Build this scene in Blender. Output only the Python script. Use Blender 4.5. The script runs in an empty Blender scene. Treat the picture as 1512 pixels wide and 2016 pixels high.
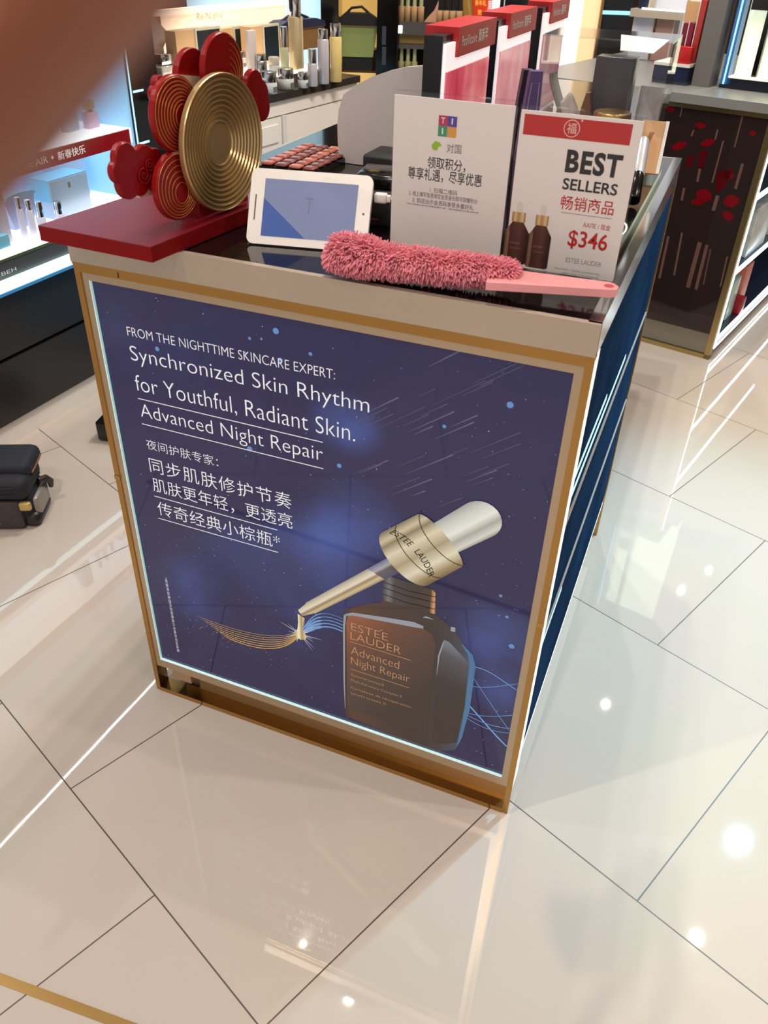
import bpy, bmesh, math, random
from mathutils import Vector, Matrix, Euler
random.seed(7)
SC = bpy.context.scene
COL = SC.collection
RAD = math.radians
# ---------------------------------------------------------------- camera
FPX = 1603.15
CAM = Vector((0.8970, -0.9706, 1.3867))
CR = Vector((0.92618515, 0.37609986, 0.02701773))
CU = Vector((-0.24020913, 0.5332717, 0.81112321))
CF = Vector((-0.29065554, 0.75774018, -0.58425095))
cd = bpy.data.cameras.new('camera'); cam = bpy.data.objects.new('camera', cd); COL.objects.link(cam)
M = Matrix((CR, CU, -CF)).transposed().to_4x4(); M.translation = CAM
cam.matrix_world = M
cd.sensor_fit = 'VERTICAL'; cd.sensor_height = 24.0; cd.lens = 24.0 * FPX / 2016
cd.clip_start = 0.01; cd.clip_end = 60
cd.dof.use_dof = True; cd.dof.focus_distance = 1.75; cd.dof.aperture_fstop = 6.6
SC.camera = cam
# ---------------------------------------------------------------- world and exposure
w = bpy.data.worlds.new('store_ambient'); SC.world = w; w.use_nodes = True
w.node_tree.nodes['Background'].inputs[0].default_value = (1.0, 0.93, 0.86, 1)
w.node_tree.nodes['Background'].inputs[1].default_value = 0.50
SC.view_settings.view_transform = 'Standard'
try: SC.view_settings.look = 'None'
except Exception: pass
SC.view_settings.gamma = 1.0; SC.view_settings.use_curve_mapping = False
SC.view_settings.exposure = 0.36
try:
    SC.cycles.max_bounces = 8; SC.cycles.transparent_max_bounces = 16
    SC.cycles.caustics_reflective = False; SC.cycles.caustics_refractive = False
    SC.cycles.sample_clamp_indirect = 4.0
except Exception: pass
SPOT_W = 27.0
H_CEIL = 3.0

# ---------------------------------------------------------------- helpers: pixel rays to points on planes of the place
def ray(px, py):
    return CF * FPX + CR * (px - 756) - CU * (py - 1008)
def hit(px, py, P, n):
    d = ray(px, py); n = Vector(n); return CAM + d * ((Vector(P) - CAM).dot(n) / d.dot(n))
def U(T, axis, val, px, py):
    """point under a pixel on the plane local-axis = val of the frame T; returned in T's coordinates"""
    Ti = T.inverted(); o = Ti @ CAM; d = Ti.to_3x3() @ ray(px, py)
    k = 'xyz'.index(axis); t = (val - o[k]) / d[k]
    return o + d * t
def frame(loc, rz=0.0, rx=0.0):
    return Matrix.Translation(Vector(loc)) @ Euler((RAD(rx), 0, RAD(rz)), 'XYZ').to_matrix().to_4x4()

# ---------------------------------------------------------------- mesh builder
class MB:
    def __init__(s): s.v = []; s.f = []; s.m = []; s.sm = []
    def add(s, vs, fs, mi=0, smooth=False):
        o = len(s.v); s.v += [tuple(v) for v in vs]
        for f in fs: s.f.append([o + i for i in f]); s.m.append(mi); s.sm.append(smooth)
        return s
    def box(s, x0, x1, y0, y1, z0, z1, mi=0, T=None):
        if x0 > x1: x0, x1 = x1, x0
        if y0 > y1: y0, y1 = y1, y0
        if z0 > z1: z0, z1 = z1, z0
        vs = [Vector((x, y, z)) for z in (z0, z1) for y in (y0, y1) for x in (x0, x1)]
        if T: vs = [T @ v for v in vs]
        return s.add(vs, [(0, 2, 3, 1), (4, 5, 7, 6), (0, 1, 5, 4), (2, 6, 7, 3), (0, 4, 6, 2), (1, 3, 7, 5)], mi)
    def rbox(s, x0, x1, y0, y1, z0, z1, r=0.004, seg=3, mi=0, T=None):
        """box with all edges rounded"""
        bm = bmesh.new(); bmesh.ops.create_cube(bm, size=1)
        for v in bm.verts: v.co = Vector(((x0 + x1) / 2 + v.co.x * (x1 - x0), (y0 + y1) / 2 + v.co.y * (y1 - y0), (z0 + z1) / 2 + v.co.z * (z1 - z0)))
        bmesh.ops.bevel(bm, geom=bm.edges[:], offset=r, segments=seg, profile=0.5, affect='EDGES')
        bm.verts.index_update()
        vs = [(T @ v.co if T else v.co.copy()) for v in bm.verts]
        s.add(vs, [[v.index for v in f.verts] for f in bm.faces], mi, True); bm.free(); return s
    def lathe(s, prof, n=32, c=(0, 0, 0), T=None, mi=0, caps=True, smooth=True):
        """profile of (radius, z) from bottom to top about the local z axis"""
        vs = []; fs = []
        for r, z in prof:
            for i in range(n):
                a = 2 * math.pi * i / n; vs.append(Vector((c[0] + r * math.cos(a), c[1] + r * math.sin(a), c[2] + z)))
        for k in range(len(prof) - 1):
            for i in range(n):
                j = (i + 1) % n; fs.append((k * n + i, k * n + j, (k + 1) * n + j, (k + 1) * n + i))
        if T: vs = [T @ v for v in vs]
        s.add(vs, fs, mi, smooth)
        if caps:
            s.add(vs[:n], [tuple(reversed(range(n)))], mi); s.add(vs[-n:], [tuple(range(n))], mi)
        return s
    def prism(s, pts, y0, y1, mi=0, T=None, smooth=False):
        """polygon of (x, z) given counter-clockwise seen from the front (-y), from y0 (front) to y1 (back)"""
        n = len(pts)
        a = sum(pts[i][0] * pts[(i + 1) % n][1] - pts[(i + 1) % n][0] * pts[i][1] for i in range(n))
        if a < 0: pts = list(reversed(pts))
        vs = [Vector((p[0], y0, p[1])) for p in pts] + [Vector((p[0], y1, p[1])) for p in pts]
        if T: vs = [T @ v for v in vs]
        fs = [tuple(range(n)), tuple(reversed(range(n, 2 * n)))]
        s.add(vs, fs, mi)
        s.add(vs, [(i, n + i, n + (i + 1) % n, (i + 1) % n) for i in range(n)], mi, smooth); return s
    def slab(s, pts, z0, z1, mi=0):
        """polygon of (x, y) counter-clockwise from above, from z0 to z1"""
        n = len(pts)
        a = sum(pts[i][0] * pts[(i + 1) % n][1] - pts[(i + 1) % n][0] * pts[i][1] for i in range(n))
        if a < 0: pts = list(reversed(pts))
        vs = [Vector((p[0], p[1], z0)) for p in pts] + [Vector((p[0], p[1], z1)) for p in pts]
        return s.add(vs, [tuple(reversed(range(n))), tuple(range(n, 2 * n))] + [(i, (i + 1) % n, n + (i + 1) % n, n + i) for i in range(n)], mi)
    def tube(s, pts, r, n=8, mi=0, caps=True, smooth=True):
        pts = [Vector(p) for p in pts]; R = r if isinstance(r, (list, tuple)) else [r] * len(pts)
        vs = []; fs = []; prev = None
        for k, p in enumerate(pts):
            d = (pts[min(k + 1, len(pts) - 1)] - pts[max(k - 1, 0)]).normalized()
            if prev is None:
                a = Vector((0, 0, 1)) if abs(d.z) < 0.9 else Vector((1, 0, 0)); u = d.cross(a).normalized()
            else: u = (prev - d * prev.dot(d)).normalized()
            prev = u; v = d.cross(u)
            for i in range(n):
                t = 2 * math.pi * i / n; vs.append(p + (u * math.cos(t) + v * math.sin(t)) * R[k])
        for k in range(len(pts) - 1):
            for i in range(n):
                j = (i + 1) % n; fs.append((k * n + i, k * n + j, (k + 1) * n + j, (k + 1) * n + i))
        s.add(vs, fs, mi, smooth)
        if caps: s.add(vs[:n], [tuple(reversed(range(n)))], mi); s.add(vs[-n:], [tuple(range(n))], mi)
        return s
    def flat(s, pts, y, mi=0):
        """thin printed layer on a front face"""
        return s.prism(pts, y, y + 0.0002, mi)
def new_mesh(name, mb, mats):
    me = bpy.data.meshes.new(name); me.from_pydata(mb.v, [], mb.f)
    for m in (mats if isinstance(mats, (list, tuple)) else [mats]): me.materials.append(m)
    me.polygons.foreach_set('material_index', mb.m); me.polygons.foreach_set('use_smooth', mb.sm)
    me.update(); return me
def tag(o, label, cat, group=None, kind=None):
    if label: o['label'] = label
    if cat: o['category'] = cat
    if group: o['group'] = group
    if kind: o['kind'] = kind
    return o
def thing(name, label, cat, loc=(0, 0, 0), rz=0.0, rx=0.0, group=None):
    o = bpy.data.objects.new(name, None); COL.objects.link(o); o.empty_display_size = 0.05
    o.location = loc; o.rotation_euler = (RAD(rx), 0, RAD(rz)); return tag(o, label, cat, group)
def part(name, mb, mats, parent, label=None, kind=None):
    o = bpy.data.objects.new(name, new_mesh(name, mb, mats)); COL.objects.link(o); o.parent = parent
    if label: o['label'] = label
    if kind: o['kind'] = kind
    return o
def solo(name, mb, mats, label, cat, loc=(0, 0, 0), rz=0.0, rx=0.0, group=None):
    """a thing made of one mesh"""
    o = bpy.data.objects.new(name, new_mesh(name, mb, mats)); COL.objects.link(o)
    o.location = loc; o.rotation_euler = (RAD(rx), 0, RAD(rz)); return tag(o, label, cat, group)
def struct(name, mb, mats):
    o = bpy.data.objects.new(name, new_mesh(name, mb, mats)); COL.objects.link(o); o['kind'] = 'structure'; return o
def copy_thing(o, loc=None, rz=None, label=None, group=None):
    c = o.copy(); COL.objects.link(c)
    if loc is not None: c.location = loc
    if rz is not None: c.rotation_euler = (o.rotation_euler[0], 0, RAD(rz))
    if label: c['label'] = label
    if group: c['group'] = group
    for ch in o.children:
        d = ch.copy(); COL.objects.link(d); d.parent = c
        for g in ch.children:
            e = g.copy(); COL.objects.link(e); e.parent = d
    return c
# ---------------------------------------------------------------- text turned into flat lettering
def letters(body, x0, z0, w=None, h=None, y=0.0, bold=0.0, align='L', T=None, spacing=1.0, mb=None, slant=0.0, mi=0):
    cu = bpy.data.curves.new('lettering', 'FONT'); cu.body = body; cu.size = 1.0; cu.offset = bold
    cu.space_character = spacing; cu.resolution_u = 4; cu.shear = slant
    o = bpy.data.objects.new('lettering', cu); COL.objects.link(o)
    dg = bpy.context.evaluated_depsgraph_get(); dg.update()
    me = bpy.data.meshes.new_from_object(o.evaluated_get(dg))
    bpy.data.objects.remove(o); bpy.data.curves.remove(cu)
    mb = mb or MB()
    if len(me.vertices) == 0: bpy.data.meshes.remove(me); return mb
    xs = [v.co.x for v in me.vertices]; ys = [v.co.y for v in me.vertices]
    bx, by = min(xs), min(ys); bw = max(xs) - bx; bh = max(ys) - by
    if h and w: sx, sy = w / bw, h / bh
    elif h: sx = sy = h / bh
    else: sx = sy = w / bw
    off = {'L': 0, 'C': -bw * sx / 2, 'R': -bw * sx}[align]
    vs = [Vector((x0 + off + (v.co.x - bx) * sx, y, z0 + (v.co.y - by) * sy)) for v in me.vertices]
    if T: vs = [T @ v for v in vs]
    mb.add(vs, [list(p.vertices) for p in me.polygons], mi)
    bpy.data.meshes.remove(me); return mb
def poly_line(mb, pts, wd, y, mi=0):
    """flat ribbon through (x, z) points, width per point or constant"""
    n = len(pts); W = wd if isinstance(wd, (list, tuple)) else [wd] * n; L = []; R = []
    for i, p in enumerate(pts):
        a = pts[max(i - 1, 0)]; b = pts[min(i + 1, n - 1)]; dx, dz = b[0] - a[0], b[1] - a[1]; l = math.hypot(dx, dz) or 1
        nx, nz = -dz / l, dx / l; L.append((p[0] + nx * W[i] / 2, y, p[1] + nz * W[i] / 2)); R.append((p[0] - nx * W[i] / 2, y, p[1] - nz * W[i] / 2))
    mb.add(L + R, [(i, n + i, n + i + 1, i + 1) for i in range(n - 1)], mi); return mb
def arc(cx, cz, r, a0, a1, n=10, rz=None):
    rz = rz or r
    return [(cx + r * math.cos(RAD(a0 + (a1 - a0) * i / n)), cz + rz * math.sin(RAD(a0 + (a1 - a0) * i / n))) for i in range(n + 1)]
def rrect(x0, x1, z0, z1, r, n=5):
    return arc(x1 - r, z0 + r, r, -90, 0, n) + arc(x1 - r, z1 - r, r, 0, 90, n) + arc(x0 + r, z1 - r, r, 90, 180, n) + arc(x0 + r, z0 + r, r, 180, 270, n)
def bez(p0, p1, p2, p3, n=12):
    out = []
    for i in range(n + 1):
        t = i / n; a = (1 - t) ** 3; b = 3 * t * (1 - t) ** 2; c = 3 * t * t * (1 - t); d = t ** 3
        out.append((a * p0[0] + b * p1[0] + c * p2[0] + d * p3[0], a * p0[1] + b * p1[1] + c * p2[1] + d * p3[1]))
    return out

# ---------------------------------------------------------------- materials
def lin(c):
    return tuple(((v / 255) / 12.92 if v / 255 <= 0.04045 else ((v / 255 + 0.055) / 1.055) ** 2.4) for v in c)
MATS = {}
def mat(name, col, rough=0.5, metal=0.0, emit=None, es=0.0, coat=0.0, spec=0.5, noise=0.0, nscale=20.0, bump=0.0, ior=None):
    if name in MATS: return MATS[name]
    m = bpy.data.materials.new(name); m.use_nodes = True; nt = m.node_tree; b = nt.nodes['Principled BSDF']
    c = lin(col)
    b.inputs['Base Color'].default_value = (*c, 1); b.inputs['Roughness'].default_value = rough; b.inputs['Metallic'].default_value = metal
    b.inputs['Specular IOR Level'].default_value = spec
    if ior: b.inputs['IOR'].default_value = ior
    if coat: b.inputs['Coat Weight'].default_value = coat; b.inputs['Coat Roughness'].default_value = 0.03
    if emit: b.inputs['Emission Color'].default_value = (*lin(emit), 1); b.inputs['Emission Strength'].default_value = es
    if noise or bump:
        tc = nt.nodes.new('ShaderNodeTexCoord'); nz = nt.nodes.new('ShaderNodeTexNoise'); nz.inputs['Scale'].default_value = nscale; nz.inputs['Detail'].default_value = 4
        nt.links.new(tc.outputs['Object'], nz.inputs['Vector'])
        if noise:
            r = nt.nodes.new('ShaderNodeValToRGB')
            r.color_ramp.elements[0].position = 0.3; r.color_ramp.elements[1].position = 0.7
            r.color_ramp.elements[0].color = (*[v * (1 - noise) for v in c], 1); r.color_ramp.elements[1].color = (*[min(1, v * (1 + noise)) for v in c], 1)
            nt.links.new(nz.outputs['Fac'], r.inputs['Fac']); nt.links.new(r.outputs['Color'], b.inputs['Base Color'])
        if bump:
            bp = nt.nodes.new('ShaderNodeBump'); bp.inputs['Strength'].default_value = bump; bp.inputs['Distance'].default_value = 0.002
            nt.links.new(nz.outputs['Fac'], bp.inputs['Height']); nt.links.new(bp.outputs['Normal'], b.inputs['Normal'])
    MATS[name] = m; return m
def clear(name, tint=(255, 255, 255), ior=1.45, rough=0.02, extra=0.0):
    """thin clear plastic or glass: see-through with fresnel reflections"""
    if name in MATS: return MATS[name]
    m = bpy.data.materials.new(name); m.use_nodes = True; nt = m.node_tree; nt.nodes.clear()
    out = nt.nodes.new('ShaderNodeOutputMaterial'); mx = nt.nodes.new('ShaderNodeMixShader'); tr = nt.nodes.new('ShaderNodeBsdfTransparent'); gl = nt.nodes.new('ShaderNodeBsdfGlossy'); fr = nt.nodes.new('ShaderNodeFresnel')
    tr.inputs[0].default_value = (*lin(tint), 1); gl.inputs['Roughness'].default_value = rough; fr.inputs['IOR'].default_value = ior
    geo = nt.nodes.new('ShaderNodeNewGeometry'); inv = nt.nodes.new('ShaderNodeMath'); inv.operation = 'SUBTRACT'; inv.inputs[0].default_value = 1.0; nt.links.new(geo.outputs['Backfacing'], inv.inputs[1])
    fm = nt.nodes.new('ShaderNodeMath'); fm.operation = 'MULTIPLY'; nt.links.new(fr.outputs[0], fm.inputs[0]); nt.links.new(inv.outputs[0], fm.inputs[1])
    if extra:
        ad = nt.nodes.new('ShaderNodeMath'); ad.operation = 'ADD'; ad.inputs[1].default_value = extra; ad.use_clamp = True
        nt.links.new(fm.outputs[0], ad.inputs[0]); nt.links.new(ad.outputs[0], mx.inputs[0])
    else: nt.links.new(fm.outputs[0], mx.inputs[0])
    nt.links.new(tr.outputs[0], mx.inputs[1]); nt.links.new(gl.outputs[0], mx.inputs[2]); nt.links.new(mx.outputs[0], out.inputs[0])
    MATS[name] = m; return m
def ramp_mat(name, p0, p1, stops, rough=0.25, es=0.0, spec=0.5, metal=0.0, ior=1.5):
    """printed artwork whose ink changes along the line p0-p1 (local x, z) of the print"""
    m = bpy.data.materials.new(name); m.use_nodes = True; nt = m.node_tree; b = nt.nodes['Principled BSDF']
    tc = nt.nodes.new('ShaderNodeTexCoord'); sub = nt.nodes.new('ShaderNodeVectorMath'); sub.operation = 'SUBTRACT'; sub.inputs[1].default_value = (p0[0], 0, p0[1])
    dot = nt.nodes.new('ShaderNodeVectorMath'); dot.operation = 'DOT_PRODUCT'
    d = (p1[0] - p0[0], p1[1] - p0[1]); l2 = d[0] ** 2 + d[1] ** 2; dot.inputs[1].default_value = (d[0] / l2, 0, d[1] / l2)
    r = nt.nodes.new('ShaderNodeValToRGB'); e = r.color_ramp.elements
    while len(e) < len(stops): e.new(0.5)
    for k, (p, c) in enumerate(sorted(stops)): e[k].position = p; e[k].color = (*lin(c), 1)
    nt.links.new(tc.outputs['Object'], sub.inputs[0]); nt.links.new(sub.outputs[0], dot.inputs[0]); nt.links.new(dot.outputs['Value'], r.inputs['Fac'])
    nt.links.new(r.outputs['Color'], b.inputs['Base Color']); b.inputs['Roughness'].default_value = rough; b.inputs['Specular IOR Level'].default_value = spec; b.inputs['IOR'].default_value = ior
    b.inputs['Metallic'].default_value = metal
    if es: nt.links.new(r.outputs['Color'], b.inputs['Emission Color']); b.inputs['Emission Strength'].default_value = es
    return m
GOLD = mat('gold_mirror', (186, 144, 84), 0.2, 1.0, noise=0.06, nscale=3)
BRASS = mat('satin_brass', (190, 155, 95), 0.3, 1.0)
STEEL = mat('beige_brushed_steel', (196, 180, 163), 0.42, 0.75, noise=0.05, nscale=4)
SILVER = mat('silver_metal', (200, 200, 200), 0.2, 1.0)
CHROME = mat('chrome', (225, 225, 225), 0.08, 1.0)
BLACK = mat('black_gloss', (14, 13, 14), 0.12)
BLACKM = mat('black_matte', (24, 23, 23), 0.45)
NAVY = mat('navy_gloss', (18, 24, 46), 0.2)
WHITE = mat('white_paint', (232, 226, 218), 0.4)
PAPER = mat('white_paper', (238, 230, 226), 0.6)
CREAM = mat('cream_card', (228, 196, 150), 0.5)
TAN = mat('tan_card', (196, 160, 112), 0.5)
RED = mat('red_lacquer', (176, 22, 20), 0.28)
REDP = mat('red_print', (190, 30, 28), 0.35)
LEDW = mat('led_white', (255, 255, 255), 0.4, emit=(235, 248, 255), es=3.2)
LEDC = mat('led_cyan', (200, 235, 240), 0.4, emit=(170, 232, 240), es=1.4)
ACR = clear('clear_acrylic', (254, 254, 254), 1.38)
GLASSB = clear('clear_glass', (235, 245, 245), 1.5)
# ================================================================ SETTING
def floor_mat():
    m = bpy.data.materials.new('polished_porcelain_tile'); m.use_nodes = True; nt = m.node_tree; b = nt.nodes['Principled BSDF']; L = nt.links.new
    tc = nt.nodes.new('ShaderNodeTexCoord'); mp = nt.nodes.new('ShaderNodeMapping'); mp.vector_type = 'POINT'
    ang = math.atan2(0.3875, 0.922)
    mp.inputs['Rotation'].default_value = (0, 0, ang)
    mp.inputs['Location'].default_value = (-0.406 + 60, 0.2623 + 60, 0)
    br = nt.nodes.new('ShaderNodeTexBrick'); br.offset = 0.5; br.offset_frequency = 2; br.squash = 1.0
    br.inputs['Scale'].default_value = 1.0; br.inputs['Brick Width'].default_value = 0.6; br.inputs['Row Height'].default_value = 0.6
    br.inputs['Mortar Size'].default_value = 0.0013; br.inputs['Mortar Smooth'].default_value = 0.0
    br.inputs['Color1'].default_value = (*lin((206, 195, 184)), 1); br.inputs['Color2'].default_value = (*lin((203, 191, 179)), 1); br.inputs['Mortar'].default_value = (*lin((70, 60, 52)), 1)
    L(tc.outputs['Object'], mp.inputs['Vector']); L(mp.outputs['Vector'], br.inputs['Vector'])
    # specks of dirt and dust
    vo = nt.nodes.new('ShaderNodeTexVoronoi'); vo.inputs['Scale'].default_value = 7.0
    L(tc.outputs['Object'], vo.inputs['Vector'])
    lt = nt.nodes.new('ShaderNodeMath'); lt.operation = 'LESS_THAN'; lt.inputs[1].default_value = 0.016
    L(vo.outputs['Distance'], lt.inputs[0])
    sx = nt.nodes.new('ShaderNodeSeparateColor'); L(vo.outputs['Color'], sx.inputs[0])
    g = nt.nodes.new('ShaderNodeMath'); g.operation = 'GREATER_THAN'; g.inputs[1].default_value = 0.5; L(sx.outputs[0], g.inputs[0])
    mu = nt.nodes.new('ShaderNodeMath'); mu.operation = 'MULTIPLY'; L(lt.outputs[0], mu.inputs[0]); L(g.outputs[0], mu.inputs[1])
    mx = nt.nodes.new('ShaderNodeMixRGB'); mx.inputs[2].default_value = (*lin((95, 82, 72)), 1)
    L(mu.outputs[0], mx.inputs[0]); L(br.outputs['Color'], mx.inputs[1])
    nz = nt.nodes.new('ShaderNodeTexNoise'); nz.inputs['Scale'].default_value = 2.2; nz.inputs['Detail'].default_value = 3; L(tc.outputs['Object'], nz.inputs['Vector'])
    mx2 = nt.nodes.new('ShaderNodeMixRGB'); mx2.blend_type = 'MULTIPLY'; mx2.inputs[0].default_value = 0.10; L(mx.outputs[0], mx2.inputs[1]); L(nz.outputs['Color'], mx2.inputs[2])
    L(mx2.outputs[0], b.inputs['Base Color'])
    ro = nt.nodes.new('ShaderNodeMixRGB'); ro.inputs[1].default_value = (0.02, 0.02, 0.02, 1); ro.inputs[2].default_value = (0.5, 0.5, 0.5, 1); L(br.outputs['Fac'], ro.inputs[0]); L(ro.outputs[0], b.inputs['Roughness'])
    b.inputs['Specular IOR Level'].default_value = 0.8
    # polished slabs are never quite flat
    nb = nt.nodes.new('ShaderNodeTexNoise'); nb.inputs['Scale'].default_value = 5.0; nb.inputs['Detail'].default_value = 1; L(tc.outputs['Object'], nb.inputs['Vector'])
    bp = nt.nodes.new('ShaderNodeBump'); bp.inputs['Strength'].default_value = 0.015; bp.inputs['Distance'].default_value = 0.01; L(nb.outputs['Fac'], bp.inputs['Height']); L(bp.outputs['Normal'], b.inputs['Normal'])
    return m
struct('floor', MB().box(-6, 6, -3.5, 8.5, -0.05, 0), floor_mat())
struct('ceiling', MB().box(-6, 6, -3.5, 8.5, H_CEIL + 0.02, H_CEIL + 0.1), mat('ceiling_paint', (205, 190, 172), 0.8))
WALLM = mat('store_wall', (120, 100, 84), 0.7)
struct('wall_left', MB().box(-6.1, -6, -3.5, 8.5, 0, H_CEIL + .02), WALLM)
struct('wall_right', MB().box(6, 6.1, -3.5, 8.5, 0, H_CEIL + .02), WALLM)
struct('wall_back', MB().box(-6, 6, 8.5, 8.6, 0, H_CEIL + .02), WALLM)
# brass inlay strip set into the floor, bottom left of the photograph
A = hit(-40, 1912, (0, 0, 0), (0, 0, 1)); B = hit(330, 2050, (0, 0, 0), (0, 0, 1)); d = (B - A).normalized(); n = Vector((-d.y, d.x, 0)) * 0.0075
A -= d * 0.6; B += d * 0.8
o = struct('trim_1', MB().slab([(A + n)[:2], (A - n)[:2], (B - n)[:2], (B + n)[:2]], -0.002, 0.0012), BRASS)
# downlights in the ceiling
pts = [(0.13, 0.76), (0.24, 1.44), (0.33, 1.74), (0.44, 2.05), (1.73, 1.76), (-1.94, 0.81), (-1.95, 1.16), (1.37, 4.68), (1.56, 5.04),
       (-0.2, -0.9), (2.0, 0.3), (2.2, -1.0), (0.7, -1.6), (-1.7, -0.6), (3.3, 1.2), (3.2, 3.4), (-0.9, 3.0), (-1.6, 2.9), (0.2, 3.7), (-0.4, 4.6), (-2.3, 4.2), (2.6, 5.0), (1.0, 3.2)]
proto = None
TR = mat('downlight_trim', (210, 205, 198), 0.4); LA = mat('downlight_lamp', (255, 255, 255), 0.4, emit=(255, 240, 222), es=40)
def where(x, y):
    return ('near the camera side' if y < 0 else 'above the front counter' if y < 2.2 else 'over the rear displays')
for i, (x, y) in enumerate(pts):
    lab = 'small round recessed ceiling downlight, reflected as a bright dot in the floor'
    if proto is None:
        t = thing('downlight', lab, 'ceiling light', (x, y, H_CEIL), group='recessed ceiling downlights')
        part('trim_ring', MB().lathe([(0.022, -0.004), (0.04, -0.006), (0.042, 0.02), (0.022, 0.02)], 24, caps=False), TR, t)
        part('lamp', MB().lathe([(0.022, 0.0), (0.022, 0.018)], 24), LA, t)
        proto = t
    else: t = copy_thing(proto, (x, y, H_CEIL))
    ld = bpy.data.lights.new('downlight_beam', 'SPOT'); ld.energy = SPOT_W * ((0.75 if x > 1.5 else 1.45) if y < 0.4 else 0.4 if y > 2.8 else 0.95); ld.color = (1.0, 0.92, 0.835); ld.spot_size = RAD(125); ld.spot_blend = 0.9; ld.shadow_soft_size = 0.02
    lo = bpy.data.objects.new('downlight_beam', ld); COL.objects.link(lo); lo.parent = t; lo.location = (0, 0, -0.02)
# a cool display spotlight aimed at the aisle to the right of the counter
x, y = 1.88, 2.34
t = thing('track_spotlight', 'white track spotlight throwing cool light onto the aisle floor', 'ceiling light', (x, y, H_CEIL))
aim = Vector((1.16, 0.72, 0)) - Vector((x, y, H_CEIL - 0.16)); q = aim.to_track_quat('-Z', 'Y').to_matrix().to_4x4()
TT = Matrix.Translation((0, 0, -0.16)) @ q
part('track_adapter', MB().box(-0.015, 0.015, -0.06, 0.06, -0.03, 0.02).tube([(0, 0, -0.03), (0, 0, -0.13)], 0.008), TR, t)
part('lamp_head', MB().lathe([(0.03, 0.08), (0.04, 0.07), (0.042, -0.03), (0.036, -0.03), (0.024, 0.0)], 24, T=TT), TR, t)
part('lamp', MB().lathe([(0.024, -0.002), (0.024, 0.002)], 24, T=TT), mat('cool_lamp', (255, 255, 255), 0.4, emit=(235, 245, 255), es=14), t)
ld = bpy.data.lights.new('cool_beam', 'SPOT'); ld.energy = 330; ld.color = (0.36, 0.78, 1.0); ld.spot_size = RAD(40); ld.spot_blend = 1.0; ld.shadow_soft_size = 0.05
lo = bpy.data.objects.new('cool_beam', ld); COL.objects.link(lo); lo.parent = t; lo.matrix_local = TT @ Matrix.Translation((0, 0, -0.045))
# ================================================================ FRONT COUNTER with the light-box advertisement
W, D, HB, HT = 0.80, 0.99, 0.956, 1.0
ct = thing('display_counter', 'square shop counter with gold frame, blue backlit night serum advertisement and steel rim', 'counter', (0, 0, 0))
part('body', MB().box(0.02, 0.775, 0.05, 0.965, 0.09, 0.97), BLACKM, ct)
part('plinth', MB().box(0.05, 0.76, 0.04, 0.95, 0.0, 0.09), mat('gold_kick_plate', (176, 148, 112), 0.4, 0.6), ct)
part('countertop', MB().box(0.006, 0.783, 0.006, 0.984, 0.965, HT), mat('black_stone_top', (16, 9, 10), 0.08), ct, 'glossy black top')
rim = MB().box(0.0, W, -0.004, 0.006, HB + 0.002, HT + 0.001).box(-0.002, 0.006, 0.0, D, HB, HT).box(0.0, W, D - 0.006, D, HB, HT)
part('front_rim', rim, STEEL, ct, 'beige brushed steel band')
part('side_rim', MB().box(0.783, W, 0.001, D, HB, HT + 0.001), mat('steel_mirror', (205, 212, 215), 0.12, 1.0), ct, 'mirror steel band')
g = MB().box(0.0, 0.0105, 0, 0.03, 0, HB).box(0.789, W, 0, 0.0025, 0, HB).box(0.0105, 0.789, 0, 0.03, 0.9415, HB).box(0.0105, 0.789, -0.001, 0.03, 0, 0.012)
part('corner_post', MB().box(0.786, W, D - 0.02, D, 0, HB), GOLD, ct, 'gold rear corner post'); part('corner_post', MB().box(0, 0.012, D - 0.02, D, 0, HB), GOLD, ct, 'gold rear corner post')
g.box(-0.001, W + 0.0005, -0.0012, 0.012, HB - 0.003, HB + 0.001)
gf = part('gold_frame', g, GOLD, ct, 'polished gold metal frame')
part('screw_hole', MB().prism([(0.0815, 0.944), (0.0835, 0.944), (0.083, 0.953), (0.082, 0.953)], -0.0005, 0.001), BLACKM, gf)
part('frame_joint', MB().box(0.7885, 0.8005, -0.0012, 0.004, 0.494, 0.502), BRASS, gf); part('frame_joint', MB().box(-0.001, 0.011, -0.0012, 0.004, 0.558, 0.566), BRASS, gf)
sf = MB().box(0.0105, 0.025, 0.002, 0.03, 0.078, 0.9415).box(0.777, 0.789, 0.002, 0.03, 0.078, 0.9415).box(0.025, 0.777, 0.002, 0.03, 0.9295, 0.9415).box(0.025, 0.777, 0.002, 0.03, 0.078, 0.102)
part('poster_frame', sf, mat('champagne_metal', (196, 176, 150), 0.3, 0.9), ct, 'champagne metal inner frame')
part('kick_recess', MB().box(0.095, 0.789, 0.030, 0.034, 0.012, 0.078).box(0.05, 0.095, 0.002, 0.03, 0.055, 0.078), mat('gold_kick_plate', (176, 148, 112), 0.4, 0.6), ct)
part('light_strip', MB().box(0.0238, 0.0252, 0.001, 0.008, 0.1005, 0.93).box(0.0238, 0.777, 0.001, 0.008, 0.1005, 0.1022), mat('led_edge', (220, 245, 245), 0.4, emit=(175, 228, 226), es=0.32), ct, 'glowing cyan light edge')
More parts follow.
